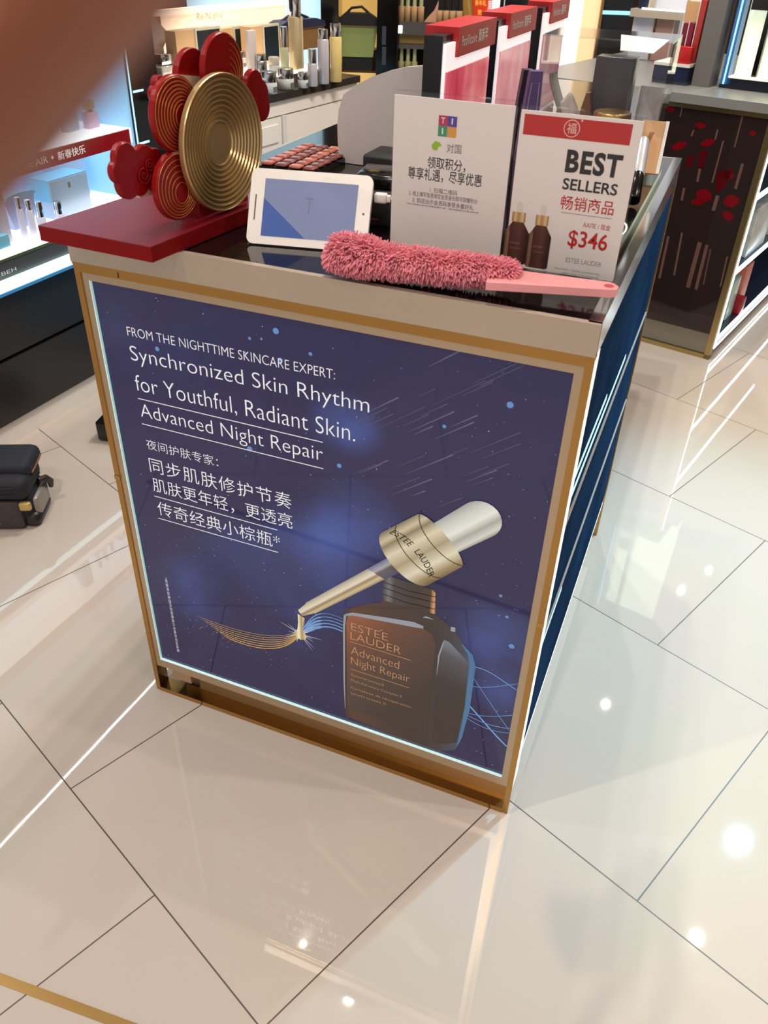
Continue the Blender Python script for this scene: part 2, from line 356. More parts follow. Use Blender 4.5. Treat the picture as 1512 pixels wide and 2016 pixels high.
# ---- the poster
def poster_mat():
    m = bpy.data.materials.new('night_sky_print'); m.use_nodes = True; nt = m.node_tree; b = nt.nodes['Principled BSDF']; L = nt.links.new
    tc = nt.nodes.new('ShaderNodeTexCoord')
    nz = nt.nodes.new('ShaderNodeTexNoise'); nz.inputs['Scale'].default_value = 5.0; nz.inputs['Detail'].default_value = 5; L(tc.outputs['Object'], nz.inputs['Vector'])
    base = nt.nodes.new('ShaderNodeRGB'); base.outputs[0].default_value = (*lin((27, 27, 66)), 1)
    cur = base.outputs[0]
    # soft nebula patches of the artwork: (x, z, radius x, radius z, strength)
    for (cx, cz, rx, rz, st) in [(0.455, 0.775, 0.06, 0.05, 0.75), (0.40, 0.545, 0.10, 0.07, 0.55), (0.47, 0.60, 0.09, 0.08, 0.5), (0.13, 0.33, 0.09, 0.09, 0.45), (0.34, 0.33, 0.09, 0.09, 0.35), (0.73, 0.43, 0.09, 0.08, 0.55), (0.75, 0.32, 0.05, 0.06, 0.5), (0.13, 0.86, 0.12, 0.09, 0.15), (0.29, 0.44, 0.15, 0.10, 0.3), (0.45, 0.44, 0.10, 0.10, 0.3)]:
        s = nt.nodes.new('ShaderNodeVectorMath'); s.operation = 'SUBTRACT'; s.inputs[1].default_value = (cx, 0, cz); L(tc.outputs['Object'], s.inputs[0])
        k = nt.nodes.new('ShaderNodeVectorMath'); k.operation = 'MULTIPLY'; k.inputs[1].default_value = (1 / rx, 0, 1 / rz); L(s.outputs[0], k.inputs[0])
        ln = nt.nodes.new('ShaderNodeVectorMath'); ln.operation = 'LENGTH'; L(k.outputs[0], ln.inputs[0])
        mr = nt.nodes.new('ShaderNodeMapRange'); mr.interpolation_type = 'SMOOTHSTEP'; mr.inputs['From Min'].default_value = 1.3; mr.inputs['From Max'].default_value = 0.0; mr.inputs['To Max'].default_value = st; L(ln.outputs['Value'], mr.inputs['Value'])
        mm = nt.nodes.new('ShaderNodeMath'); mm.operation = 'MULTIPLY'; L(mr.outputs[0], mm.inputs[0])
        mr2 = nt.nodes.new('ShaderNodeMapRange'); mr2.inputs['From Min'].default_value = 0.3; mr2.inputs['From Max'].default_value = 0.65; L(nz.outputs['Fac'], mr2.inputs['Value']); L(mr2.outputs[0], mm.inputs[1])
        mx = nt.nodes.new('ShaderNodeMixRGB'); mx.inputs[2].default_value = (*lin((66, 92, 168)), 1); L(mm.outputs[0], mx.inputs[0]); L(cur, mx.inputs[1]); cur = mx.outputs[0]
    L(cur, b.inputs['Base Color']); L(cur, b.inputs['Emission Color']); b.inputs['Emission Strength'].default_value = 0.45
    b.inputs['Roughness'].default_value = 0.04; b.inputs['IOR'].default_value = 1.62
    return m
ps = part('poster', MB().box(0.025, 0.777, 0.006, 0.02, 0.102, 0.93), poster_mat(), ct, 'dark blue star-sky skincare advertisement')
INKW = mat('ink_white', (225, 228, 236), 0.3, emit=(225, 228, 236), es=0.25)
INKG = mat('ink_gold', (190, 150, 110), 0.3, emit=(190, 150, 110), es=0.12)
PY = 0.0056
rnd = random.Random(5)
# stars
sb = MB(); sc = MB()
for k in range(420):
    x, z = rnd.uniform(0.03, 0.772), rnd.uniform(0.107, 0.925); r = rnd.choice([0.0004, 0.0005, 0.0007, 0.001])
    if x < 0.46 and 0.48 < z < 0.87 and rnd.random() < 0.7: continue
    (sb if rnd.random() < 0.7 else sc).add([(x + r * math.cos(a), PY + .0003, z + 0.8 * r * math.sin(a)) for a in [i * math.pi / 3 for i in range(6)]], [tuple(range(6))])
for x, z, r in [(0.35, .86, .004), (.29, .86, .0025), (.13, .835, .004), (.445, .70, .004), (.285, .69, .005), (.345, .905, .005), (.30, .885, .0025), (.32, .888, .002), (.70, .865, .005), (.40, .88, .003), (.74, .49, .003), (.755, .43, .005), (.725, .53, .003), (.61, .81, .003)]:
    sc.add([(x + r * math.cos(a), PY + .0003, z + r * math.sin(a)) for a in [i * math.pi / 5 for i in range(10)]], [tuple(range(10))])
part('printed_stars', sb, mat('ink_star', (190, 190, 215), 0.3, emit=(190, 190, 215), es=0.2), ps, kind='stuff')
part('printed_stars', sc, mat('ink_star_blue', (95, 140, 200), 0.3, emit=(95, 140, 200), es=0.2), ps, 'pale blue stars', kind='stuff')
# thin pale diagonal streaks upper right
tr = MB()
for k in range(34):
    x = rnd.uniform(0.46, 0.68); z = rnd.uniform(0.66, 0.90) ; l = rnd.uniform(0.02, 0.09)
    poly_line(tr, [(x, z), (x + l * .84, z + l * .62)], [0.0003, rnd.choice([0.0007, 0.0009, 0.0022])], PY + .0003)
part('diagonal_streaks', tr, mat('pale_streak', (96, 94, 132), 0.3, emit=(96, 94, 132), es=0.15), ps)
# headline text
t = MB()
letters('FROM THE NIGHTTIME SKINCARE EXPERT:', 0.077, 0.8475, 0.362, 0.0155, PY, -0.012, mb=t)
letters('Synchronized Skin Rhythm', 0.076, 0.797, 0.418, 0.034, PY, -0.012, mb=t)
letters('for Youthful, Radiant Skin.', 0.076, 0.746, 0.396, 0.034, PY, -0.012, mb=t)
letters('Advanced Night Repair', 0.077, 0.693, 0.340, 0.034, PY, -0.012, mb=t)
letters('夜间护肤专家：', 0.078, 0.638, 0.143, 0.020, PY, -0.008, mb=t)
letters('同步肌肤修护节奏', 0.077, 0.590, 0.280, 0.031, PY, -0.006, spacing=1.1, mb=t)
letters('肌肤更年轻，更透亮', 0.077, 0.548, 0.280, 0.031, PY, -0.006, mb=t)
letters('传奇经典小棕瓶*', 0.079, 0.497, 0.252, 0.031, PY, -0.006, mb=t)
for (xa, xb, z) in [(0.076, 0.417, 0.7355), (0.076, 0.417, 0.687), (0.076, 0.327, 0.5375), (0.077, 0.326, 0.488)]:
    t.box(xa, xb, PY - .0001, PY + .0003, z - 0.0005, z + 0.0007)
part('printed_text', t, INKW, ps, 'white lettering'); t = MB()
letters('*数据来自集团内部销售统计与临床测试结果', 0.0, 0.0, 0.205, 0.006, 0, -0.006, T=Matrix.Translation((0.068, PY, 0.343)) @ Matrix.Rotation(RAD(90), 4, 'Y'), mb=t)
part('printed_footnote', t, INKW, ps, 'tiny vertical white footnote')
# ---- printed bottle (artwork of the poster)
def BL(): return MB()
bott = [(0.454, 0.118), (0.449, 0.25), (0.449, 0.375), (0.452, 0.392), (0.462, 0.405), (0.480, 0.418), (0.505, 0.434), (0.522, 0.441), (0.526, 0.449), (0.619, 0.452), (0.640, 0.440), (0.662, 0.420), (0.684, 0.393), (0.693, 0.375), (0.696, 0.355), (0.696, 0.25), (0.692, 0.17), (0.682, 0.128), (0.65, 0.106), (0.56, 0.106)]
mB = ramp_mat('print_bottle', (0.45, 0.2), (0.70, 0.2), [(0, (30, 26, 26)), (0.08, (74, 44, 30)), (0.35, (52, 38, 34)), (0.66, (40, 32, 32)), (0.8, (46, 42, 48)), (0.93, (50, 62, 84)), (1, (66, 120, 165))], 0.05, 0.35, ior=1.75)
bo = part('printed_bottle', BL().flat(bott, PY), mB, ps, 'brown glass serum bottle in the artwork')
side = [(0.636, 0.12), (0.634, 0.33), (0.640, 0.40), (0.650, 0.398), (0.672, 0.378), (0.688, 0.362), (0.690, 0.25), (0.684, 0.15)]
part('printed_side_face', BL().flat(side, PY - .0003), ramp_mat('print_side', (0.64, 0.2), (0.69, 0.42), [(0, (38, 31, 30)), (0.45, (42, 38, 40)), (0.72, (66, 68, 78)), (0.9, (110, 120, 136)), (1, (80, 112, 142))], 0.05, 0.35, ior=1.75), bo)
face = [(0.460, 0.14), (0.457, 0.37), (0.461, 0.388), (0.47, 0.394), (0.60, 0.412), (0.618, 0.404), (0.626, 0.385), (0.626, 0.25), (0.622, 0.15)]
part('printed_front_face', BL().flat(face, PY - .0003), ramp_mat('print_face', (0.455, 0.36), (0.60, 0.24), [(0, (128, 74, 48)), (0.25, (92, 56, 42)), (0.6, (66, 48, 42)), (1, (44, 35, 33))], 0.05, 0.35, ior=1.75), bo)
hl = BL(); poly_line(hl, [(0.455, 0.388), (0.47, 0.396), (0.53, 0.406), (0.585, 0.4145), (0.602, 0.4145)], [0.004, 0.007, 0.010, 0.012, 0.006], PY - .0006); poly_line(hl, [(0.455, 0.388), (0.453, 0.36), (0.453, 0.22), (0.455, 0.14)], [0.005, 0.004, 0.003, 0.001], PY - .0006)
poly_line(hl, [(0.640, 0.396), (0.634, 0.36), (0.633, 0.31)], [0.002, 0.003, 0.0005], PY - .0006)
hl.box(0.650, 0.658, PY - .0006, PY - .0004, 0.425, 0.435); poly_line(hl, [(0.6, 0.437), (0.606, 0.440), (0.618, 0.439)], [0.001, 0.004, 0.001], PY - .0006)
part('printed_highlight', hl, mat('ink_highlight', (122, 130, 142), 0.05, emit=(150, 160, 172), es=0.3, ior=1.75), bo)
ed = BL(); poly_line(ed, [(0.672, 0.402), (0.689, 0.384), (0.6955, 0.36), (0.696, 0.25), (0.690, 0.17), (0.685, 0.14)], [0.002, 0.008, 0.010, 0.008, 0.005, 0.001], PY - .0006)
part('printed_blue_edge', ed, mat('ink_edge_blue', (58, 104, 148), 0.05, emit=(58, 104, 148), es=0.35, ior=1.75), bo)
nk = BL(); nk.flat([(0.528, 0.449), (0.524, 0.455), (0.526, 0.499), (0.530, 0.506), (0.612, 0.504), (0.618, 0.498), (0.621, 0.452)], PY - .0003)
no = part('printed_neck', nk, ramp_mat('print_neck', (0.524, 0.47), (0.622, 0.47), [(0, (30, 28, 30)), (0.12, (96, 98, 106)), (0.22, (54, 50, 50)), (0.6, (40, 33, 32)), (0.88, (52, 40, 34)), (0.95, (190, 140, 90)), (1, (60, 44, 36))], 0.05, 0.35, ior=1.75), ps)
nl = BL()
for z in (0.490, 0.478, 0.463): poly_line(nl, [(0.526, z), (0.57, z - .004), (0.62, z)], 0.0014, PY - .0006)
part('printed_thread', nl, mat('ink_thread', (22, 18, 18), 0.05), no)
tx = BL()
letters('ESTEE', 0.467, 0.3565, 0.071, 0.0185, PY - .0009, -0.010, mb=tx); poly_line(tx, [(0.523, 0.377), (0.528, 0.381)], 0.0016, PY - .0009)
letters('LAUDER', 0.466, 0.3335, 0.098, 0.0185, PY - .0009, -0.010, mb=tx)
letters('Advanced', 0.467, 0.296, 0.095, 0.0205, PY - .0009, -0.010, mb=tx)
letters('Night Repair', 0.467, 0.264, 0.117, 0.0245, PY - .0009, -0.010, mb=tx)
for z in (0.3265, 0.2555): tx.box(0.466, 0.584, PY - .001, PY - .0006, z - .0004, z + .0006)
letters('Synchronized', 0.467, 0.236, 0.066, 0.0085, PY - .0009, -0.008, mb=tx)
letters('Multi-Recovery Complex II', 0.467, 0.221, 0.103, 0.0085, PY - .0009, -0.008, mb=tx)
letters('Complexe de récupération', 0.467, 0.201, 0.123, 0.0085, PY - .0009, -0.008, mb=tx)
letters('synchronisée II', 0.467, 0.186, 0.072, 0.0085, PY - .0009, -0.008, mb=tx)
part('printed_bottle_text', tx, INKG, bo, 'pale gold lettering on the bottle')
# ---- printed dropper
ax = Vector((0.7126, 0.7016)); ay = Vector((0.7016, -0.7126)); O = Vector((0.386, 0.379))
def dp(s, r): p = O + ax * s + ay * r; return (p.x, p.y)
def cross(s0, r, s1=None): return dp(s0, -r), dp(s0, r)
mTube = ramp_mat('print_tube', dp(0.1, -0.016), dp(0.1, 0.016), [(0, (120, 118, 122)), (0.2, (176, 170, 150)), (0.45, (206, 200, 184)), (0.6, (130, 112, 84)), (0.8, (186, 172, 136)), (1, (110, 100, 90))], 0.05, 0.35, ior=1.75)
tubep = [dp(0, -.0135), dp(0.0, .0135)] + [dp(0.255, .0165), dp(0.255, -.0165)]
dr = part('printed_dropper', BL().flat(tubep, PY - .0012).flat([dp(0.0, -.012), dp(0.0, .012), dp(-0.016, .009), dp(-0.030, .006), dp(-0.028, -.008), dp(-0.014, -.010)], PY - .0012), mTube, ps, 'glass dropper with gold collar in the artwork')
part('printed_liquid', BL().flat([dp(0.17, -.0158), dp(0.185, .0162), dp(0.255, .0165), dp(0.255, -.0165)], PY - .0015), ramp_mat('print_glass', dp(0.2, -.016), dp(0.2, .016), [(0, (84, 96, 128)), (0.35, (150, 152, 160)), (0.5, (84, 78, 84)), (1, (60, 62, 84))], 0.05, 0.35, ior=1.75), dr)
def ell(s, rs, rr, a0, a1, n=14): return [dp(s + rs * math.cos(RAD(a0 + (a1 - a0) * i / n)), rr * math.sin(RAD(a0 + (a1 - a0) * i / n))) for i in range(n + 1)]
mCap = ramp_mat('print_collar', dp(0.29, -0.058), dp(0.29, 0.058), [(0, (104, 96, 76)), (0.12, (180, 172, 146)), (0.2, (122, 110, 84)), (0.35, (196, 190, 166)), (0.55, (150, 140, 112)), (0.75, (200, 196, 176)), (0.9, (140, 124, 90)), (1, (98, 84, 58))], 0.05, 0.35, ior=1.75)
part('printed_collar', BL().flat(ell(0.248, 0.030, 0.059, 90, 270) + ell(0.326, 0.016, 0.056, 270, 450), PY - .0018), mCap, dr)
part('printed_collar_opening', BL().flat(ell(0.248, 0.028, 0.056, 0, 360, 24)[:-1], PY - .0014), ramp_mat('print_opening', dp(0.24, -.05), dp(0.24, .05), [(0, (150, 140, 116)), (0.4, (96, 86, 76)), (0.7, (58, 48, 44)), (1, (48, 38, 34))], 0.05, 0.35, ior=1.75), dr)
bl = BL()
for s0, s1 in [(0.262, 0.2635), (0.316, 0.3175)]:
    poly_line(bl, [dp(s0 - 0.0 + 0.028 * -math.cos(RAD(a)) + 0.028 - 0.006, 0.0575 * math.sin(RAD(a))) for a in range(-80, 81, 10)], 0.0016, PY - .0021)
part('printed_collar_line', bl, mat('ink_dark_gold', (66, 54, 38), 0.05), dr)
Tt = Matrix(((ay.x, 0, ax.x, 0), (0, 1, 0, 0), (ay.y, 0, ax.y, 0), (0, 0, 0, 1)))
ct_t = BL()
lt = letters('ESTEE', -0.052, 0.0, 0.036, 0.013, 0, 0.0)
lt2 = letters('LAUDER', -0.004, 0.0, 0.052, 0.013, 0, 0.0)
for src in (lt, lt2):
    vs = []
    for v in src.v:
        r = v[0]; s = 0.284 + v[2] - 0.030 * (math.sqrt(max(0, 1 - (r / 0.06) ** 2)) - 1) * -1 - 0.012
        p = dp(s, r); vs.append((p[0], PY - .0021, p[1]))
    ct_t.add(vs, src.f)
part('printed_collar_text', ct_t, mat('ink_black', (22, 18, 16), 0.1), dr)
bulb = [dp(0.334, -0.030), dp(0.334, 0.031)] + [dp(0.41, 0.033)] + ell(0.410, 0.034, 0.033, 80, -80, 10) + [dp(0.41, -.033)]
part('printed_bulb', BL().flat(bulb, PY - .0015), ramp_mat('print_bulb', dp(0.38, -.034), dp(0.38, .034), [(0, (132, 138, 142)), (0.2, (176, 182, 178)), (0.5, (206, 212, 206)), (0.7, (150, 152, 146)), (0.88, (190, 194, 188)), (1, (118, 118, 116))], 0.05, 0.35, ior=1.75), dr)
part('printed_drop', BL().flat([(.360, .356), (.374, .350), (.370, .332), (.369, .318), (.376, .306), (.374, .296), (.364, .291), (.354, .295), (.351, .304), (.358, .318), (.360, .334)], PY - .0014), ramp_mat('print_drop', (.352, .31), (.376, .31), [(0, (150, 140, 100)), (.35, (226, 220, 190)), (.6, (150, 132, 84)), (1, (206, 198, 160))], .05, .35, ior=1.75), dr)
# ---- glowing swirls
sw = MB()
for k in range(7):
    o_ = k * 0.006
    poly_line(sw, bez((0.362, 0.305 + o_ * .3), (0.335, 0.245 + o_), (0.27, 0.215 + o_), (0.19 - 0.01 * k, 0.232 + o_ * 0.9), 18), [0.004 - 0.0004 * k] + [0.0022 - 0.0002 * k] * 17 + [0.0002], PY - .0003)
for k in range(60):
    x = rnd.uniform(0.10, 0.30); z = 0.236 + 0.08 * max(0, (0.2 - x)) + rnd.gauss(0, 0.012); r = rnd.uniform(0.0004, 0.0012)
    sw.add([(x + r * math.cos(a), PY - .0002, z + r * math.sin(a)) for a in [i * math.pi / 3 for i in range(6)]], [tuple(range(6))])
part('printed_gold_swirl', sw, mat('ink_swirl_gold', (176, 142, 76), 0.05, emit=(176, 142, 76), es=0.35, ior=1.75), ps)
sw = MB()
for k in range(5): poly_line(sw, bez((0.364, 0.306), (0.39, 0.33 + .012 * k), (0.415, 0.355 + .007 * k), (0.45, 0.345 + .008 * k), 14), [0.006 - .001 * k] * 8 + [0.003 - .0005 * k] * 7, PY - .0002)
part('printed_blue_swirl', sw, mat('ink_swirl_blue', (98, 142, 196), 0.05, emit=(98, 142, 196), es=0.35, ior=1.75), ps); sw = MB()
for (p0, p1, p2, p3, wd) in [((.694, .357), (.72, .365), (.74, .35), (.775, .335), .0018), ((.692, .265), (.72, .24), (.745, .21), (.776, .185), .0034), ((.69, .235), (.72, .225), (.75, .225), (.776, .235), .0015), ((.69, .24), (.715, .235), (.75, .255), (.776, .27), .0014), ((.693, .31), (.72, .31), (.75, .335), (.776, .35), .0011), ((.70, .33), (.73, .29), (.75, .26), (.775, .23), .0011), ((.69, .23), (.72, .21), (.75, .213), (.776, .222), .0013)]:
    poly_line(sw, bez(p0, p1, p2, p3, 14), wd, PY - .0002)
part('printed_blue_swirl', sw, mat('ink_swirl_blue', (98, 142, 196), 0.05, emit=(98, 142, 196), es=0.35, ior=1.75), ps)
st = MB()
for k in range(26):
    a = rnd.uniform(0, 360); l = rnd.uniform(0.015, 0.05); poly_line(st, [(0.362, 0.305), (0.362 + l * math.cos(RAD(a)), 0.305 + l * .8 * math.sin(RAD(a)))], [0.0022, 0.0002], PY - .0004)
st.add([(0.362 + .012 * math.cos(a), PY - .0005, 0.303 + 0.010 * math.sin(a)) for a in [i * math.pi / 8 for i in range(16)]], [tuple(range(16))])
part('printed_sparkle', st, mat('ink_sparkle', (180, 186, 196), 0.05, emit=(180, 186, 196), es=0.4, ior=1.75), ps)
# ---- right side of the counter: stacked dark blue glass fronts between lit and steel edges
BLUEG = mat('blue_mirror_glass', (31, 54, 84), 0.3, 0.0, spec=0.0, noise=0.4, nscale=4)
sd = MB()
for z0, z1 in [(0.118, 0.43), (0.436, 0.66), (0.666, 0.953)]: sd.box(0.772, 0.7965, 0.041, 0.965, z0, z1)
part('side_panel', sd, BLUEG, ct, 'dark blue mirror glass side fronts')
part('side_trim', MB().box(0.79, 0.7995, 0.016, 0.965, 0.430, 0.436).box(0.79, 0.7995, 0.016, 0.965, 0.660, 0.666), mat('beige_trim', (176, 170, 164), .4), ct, 'beige metal trim')
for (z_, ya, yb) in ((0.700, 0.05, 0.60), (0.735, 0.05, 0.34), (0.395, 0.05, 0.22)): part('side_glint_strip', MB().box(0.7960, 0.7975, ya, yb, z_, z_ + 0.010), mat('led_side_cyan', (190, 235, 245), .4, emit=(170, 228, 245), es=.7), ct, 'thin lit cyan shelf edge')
part('side_light_strip', MB().box(0.785, 0.8, 0.0026, 0.040, 0.078, 0.953).box(0.772, 0.7975, 0.016, 0.965, 0.1145, 0.118), mat('led_side', (255, 255, 250), .4, emit=(255, 252, 240), es=0.55), ct, 'white lit edge')
part('left_panel', MB().box(0.001, 0.02, 0.03, 0.965, 0.09, 0.956), NAVY, ct)
# ================================================================ THINGS ON THE FRONT COUNTER
BT = 1.0235
BPT = [(-0.004, -0.050), (0.194, -0.058), (0.229, 0.27), (0.031, 0.28)]
bd = thing('red_display_board', 'glossy red board overhanging the counter corner under the flower ornament', 'board', (0.1, 0.1, 1.0015))
BPT = [(a - 0.1, b - 0.1) for a, b in BPT]
part('board_core', MB().slab(BPT, 0, BT - 1.0027), mat('red_board_edge', (122, 10, 12), 0.45, spec=0.12), bd, 'dark red edge')
part('board_top', MB().slab(BPT, BT - 1.0026, BT - 1.0016), mat('red_gloss_board', (118, 14, 28), 0.30, spec=0.9), bd, 'glossy top sheet')
# ---------------- flower ornament: ribbed gold disc, red rosettes, clouds
ORZ = 84.0
FO = frame((0.2005, 0.135, BT), ORZ)
orn = thing('flower_ornament', 'standing festive ornament of a ribbed gold disc with red petals and clouds', 'decoration', (0.2005, 0.135, BT), ORZ)
Rx = Matrix.Rotation(RAD(90), 4, 'X')     # lathe axis to the front (-y)
def disc(c, prof, y, n=56): return MB().lathe(prof, n, T=Matrix.Translation((c[0], y, c[1])) @ Rx, smooth=False)
R0 = 0.0935
prof = [(R0 * .97, -0.006), (R0, -0.004), (R0, 0.003)]
NR = 10; rr = R0
for k in range(NR):
    r1 = R0 * (1 - (k + 1) / (NR + 3.6)); zt = 0.003 - 0.0009 * k
    prof += [(rr - 0.0008, zt + 0.0016), (rr - 0.0020, zt + 0.0016), (r1 + 0.0022, zt - 0.0040), (r1, zt - 0.0036)]; rr = r1
prof += [(rr, -0.0085), (rr * .6, -0.008), (0.0005, -0.008)]
part('gold_disc', disc((0, 0.0965), prof, 0.0, 72), mat('gold_lacquer', (212, 182, 130), 0.32, 0.72, noise=0.05), orn, 'large ribbed gold disc')
RLAC = mat('red_petal', (142, 14, 14), 0.34, spec=0.25); RING = mat('gold_line', (196, 128, 70), 0.35, 0.7)
def rosette(px, py, r, y, rings=7, a0=0, a1=360, off=(0, 0)):
    q = U(FO, 'y', y, px, py); c = (q.x, q.z)
    o_ = part('red_petal', disc(c, [(r * .96, -0.006), (r, -0.004), (r, 0.003), (r * .97, 0.005), (0.0005, 0.005)], y, 40), RLAC, orn, 'round red petal')
    if rings:
        m = MB()
        for k in range(rings):
            q_ = r * (0.93 - 0.62 * k / max(1, rings - 1)); oc = (c[0] + off[0] * (k / rings), c[1] + off[1] * (k / rings))
            pts = [(oc[0] + q_ * math.cos(RAD(a)), y - 0.0052, oc[1] + q_ * math.sin(RAD(a))) for a in [a0 + (a1 - a0) * i / 36 for i in range(37)]]
            m.tube(pts, 0.0009, 5)
        part('ring_lines', m, RING, o_)
    return o_
rosette(345, 225, 0.049, 0.016, 8, off=(0.012, -0.004))
rosette(347, 366, 0.046, 0.014, 6, -180, 180, off=(0.006, -0.012))
rosette(437, 135, 0.046, 0.018, 6, -20, 70, off=(0.008, -0.02))
rosette(377, 150, 0.036, 0.045, 0)
def cloud(pts, y, r, swirl=None):
    m = MB()
    for (px, py, k) in pts:
        q = U(FO, 'y', y, px, py)
        m.lathe([(r * k * .95, -0.005), (r * k, -0.003), (r * k, 0.004), (r * k * .93, 0.006), (0.0005, 0.0066)], 28, T=Matrix.Translation((q.x, y, q.z)) @ Rx, smooth=False)
    o_ = part('red_cloud', m, mat('red_cloud_gloss', (138, 8, 14), 0.3, spec=0.25), orn, 'scalloped red cloud')
    if swirl:
        s = MB()
        for (px, py, k) in swirl:
            q = U(FO, 'y', y, px, py); P = []
            for i in range(40):
                a = 0.32 * i; rad = 0.0012 + 0.00030 * i * k; P.append((q.x + rad * math.cos(a), y - 0.0078, q.z + rad * math.sin(a)))
            s.tube(P, 0.0011, 5)
        part('cloud_swirl', s, RLAC, o_)
cloud([(233, 337, .62), (243, 312, .8), (262, 335, 1.0), (280, 316, .8), (250, 360, .8), (296, 330, .75), (272, 362, .6), (310, 345, .6), (300, 310, .5), (328, 332, .7), (300, 362, .4)], 0.034, 0.026, [(275, 343, 1.0), (286, 322, .7)])
cloud([(497, 165, .8), (508, 185, .8), (512, 212, .75), (490, 195, 1.0), (480, 215, 1.0)], 0.03, 0.026)
cloud([(312, 165, .5), (306, 185, .5), (318, 178, .6)], 0.03, 0.022)
bk = MB()
q1 = U(FO, 'y', 0.038, 300, 374); q2 = U(FO, 'y', 0.038, 330, 250)
bk.prism([(q1.x - .03, q1.z - .004), (0.05, q1.z - .01), (0.05, q1.z + .008), (q1.x - .03, q1.z + .006)], 0.034, 0.040)
bk.prism([(-0.075, 0.02), (0.07, 0.02), (0.07, 0.17), (-0.05, 0.19), (-0.062, 0.12)], 0.036, 0.040)
part('backing_board', bk, mat('backing_card', (232, 214, 180), 0.6), orn, 'cream backing board')
part('foot', MB().box(-0.05, 0.07, 0.014, 0.05, 0.0, 0.02).box(-0.01, 0.02, 0.020, 0.036, 0.02, 0.10), RLAC, orn)
# ---------------- tablet
tb = thing('tablet', 'white tablet lying tilted back with a pale blue blank screen', 'tablet', (0.2644, 0.0735, 1.0022), 12.34, -30.3)
TW, TH = 0.180, 0.1075
part('shell', MB().prism(rrect(0, TW, 0, TH, 0.010, 6), 0, 0.009, smooth=True), mat('tablet_white', (242, 236, 230), 0.3), tb, 'white plastic body')
part('screen', MB().box(0.0215, 0.1595, -0.0006, 0.001, 0.012, 0.0935), mat('tablet_screen', (90, 94, 112), 0.08, emit=(118, 126, 158), es=0.55, ior=1.6), tb, 'blue-grey lit screen')
sx = MB(); sx.prism([(0.0215, 0.0120), (0.0880, 0.0120), (0.0215, 0.066)], -0.0008, -0.0004)
part('screen_shape', sx, mat('screen_deep_blue', (50, 66, 112), 0.08, emit=(66, 90, 146), es=0.55, ior=1.6), tb, 'darker blue triangle on the screen')
letters('T', 0.090, 0.046, 0.011, 0.024, -0.0008, -0.02, 'C', mb=(tx_ := MB()))
part('screen_text', tx_, mat('screen_grey', (96, 100, 122), 0.06, emit=(96, 100, 122), es=0.4, ior=1.6), tb)
part('speaker_slot', MB().box(0.0085, 0.0102, -0.0006, 0.001, 0.034, 0.07), mat('dark_grey', (70, 68, 68), 0.4), tb)
cam_ = MB().prism(arc(0.1705, 0.0535, 0.0016, 0, 360, 12)[:-1], -0.0006, 0.001)
part('front_camera', cam_, mat('dark_grey', (70, 68, 68), 0.4), tb)
sp = MB().box(0.02, 0.16, 0.009, 0.013, 0.002, 0.10).prism([(0.03, 0.02), (0.15, 0.02), (0.15, 0.075), (0.03, 0.075)], 0.013, 0.016)
part('back_cover', sp, mat('grey_cover', (120, 118, 118), 0.5), tb)
# wedge the tablet leans on
wd = MB().prism([(0.0, 0.0), (0.075, 0.0), (0.048, 0.048)], -0.05, 0.05)
solo('tablet_stand', wd, BLACKM, 'black wedge stand supporting the back of the white tablet', 'stand', (0.3325, 0.115, 1.0005), 102.34)
# charging plug
q = hit(752, 390, (0.0, 0.17, 0), (0, 1, 0))
pl = thing('charging_cable', 'white charging plug and cable at the right edge of the tablet', 'cable', (q.x, q.y, q.z), 8)
part('plug', MB().rbox(-0.011, 0.008, -0.006, 0.006, -0.007, 0.007, 0.003).rbox(0.008, 0.013, -0.004, 0.004, -0.0045, 0.0045, 0.001), mat('plug_white', (232, 226, 220), 0.4), pl)
part('cord', MB().tube([(0.013, 0, 0), (0.03, 0.004, -0.004), (0.05, 0.03, -0.03), (0.06, 0.07, -q.z + 1.003)], 0.002, 8), mat('plug_white', (232, 226, 220), 0.4), pl)
# ---------------- acrylic sign holders (A5) with printed inserts
def sign(name, label, x0, x1, ztop, y, foot):
    s = thing(name, label, 'sign', ((x0 + x1) / 2, y, 1.0005))
    w2 = (x1 - x0) / 2; h = ztop - 1.0005
    part('acrylic_front', MB().box(-w2 - .001, w2 + .001, -0.0035, -0.0015, 0.0, h + .007), ACR, s, 'clear acrylic sheet')
    part('acrylic_back', MB().box(-w2 - .001, w2 + .001, 0.0015, 0.0035, 0.0, h + .005), ACR, s, 'clear acrylic sheet')
    part('acrylic_foot', MB().box(-w2 + .062 if foot else -w2, w2 + .001, -0.098 if foot else -0.03, -0.0035, 0.0, 0.012 if foot else 0.003).box(-w2 - .001, w2 + .001, 0.0035, 0.05, 0.0, 0.003), ACR, s, 'clear acrylic foot')
    ins = part('paper_insert', MB().box(-w2 + .001, w2 - .001, -0.0010, 0.0010, 0.001, h), PAPER, s, 'white printed paper')
    return s, ins, w2, h
SY = 0.155; INK = mat('ink_black_print', (30, 26, 26), 0.5); INKGR = mat('ink_grey_print', (120, 112, 110), 0.5); INKR = mat('ink_red_print', (190, 24, 24), 0.5)
s1, i1, w1, h1 = sign('sign_holder', 'clear acrylic sign holder with a white loyalty points notice in black lettering', 0.460, 0.628, 1.2045, SY, False)
def S1(px, py):
    q = hit(px, py, (0, SY - .001, 0), (0, 1, 0)); return q.x - 0.544, q.z - 1.0005
PYs = -0.0013
def tline(mb, body, a, b, hpx, bold=0.0):
    """a line of lettering between two pixels of the sign's plane"""
    (xa, za), (xb, zb) = a, b
    letters(body, xa, (za + zb) / 2, xb - xa, hpx, PYs, bold, mb=mb)
cx_, cz_ = S1(881, 249); q_ = 0.0128
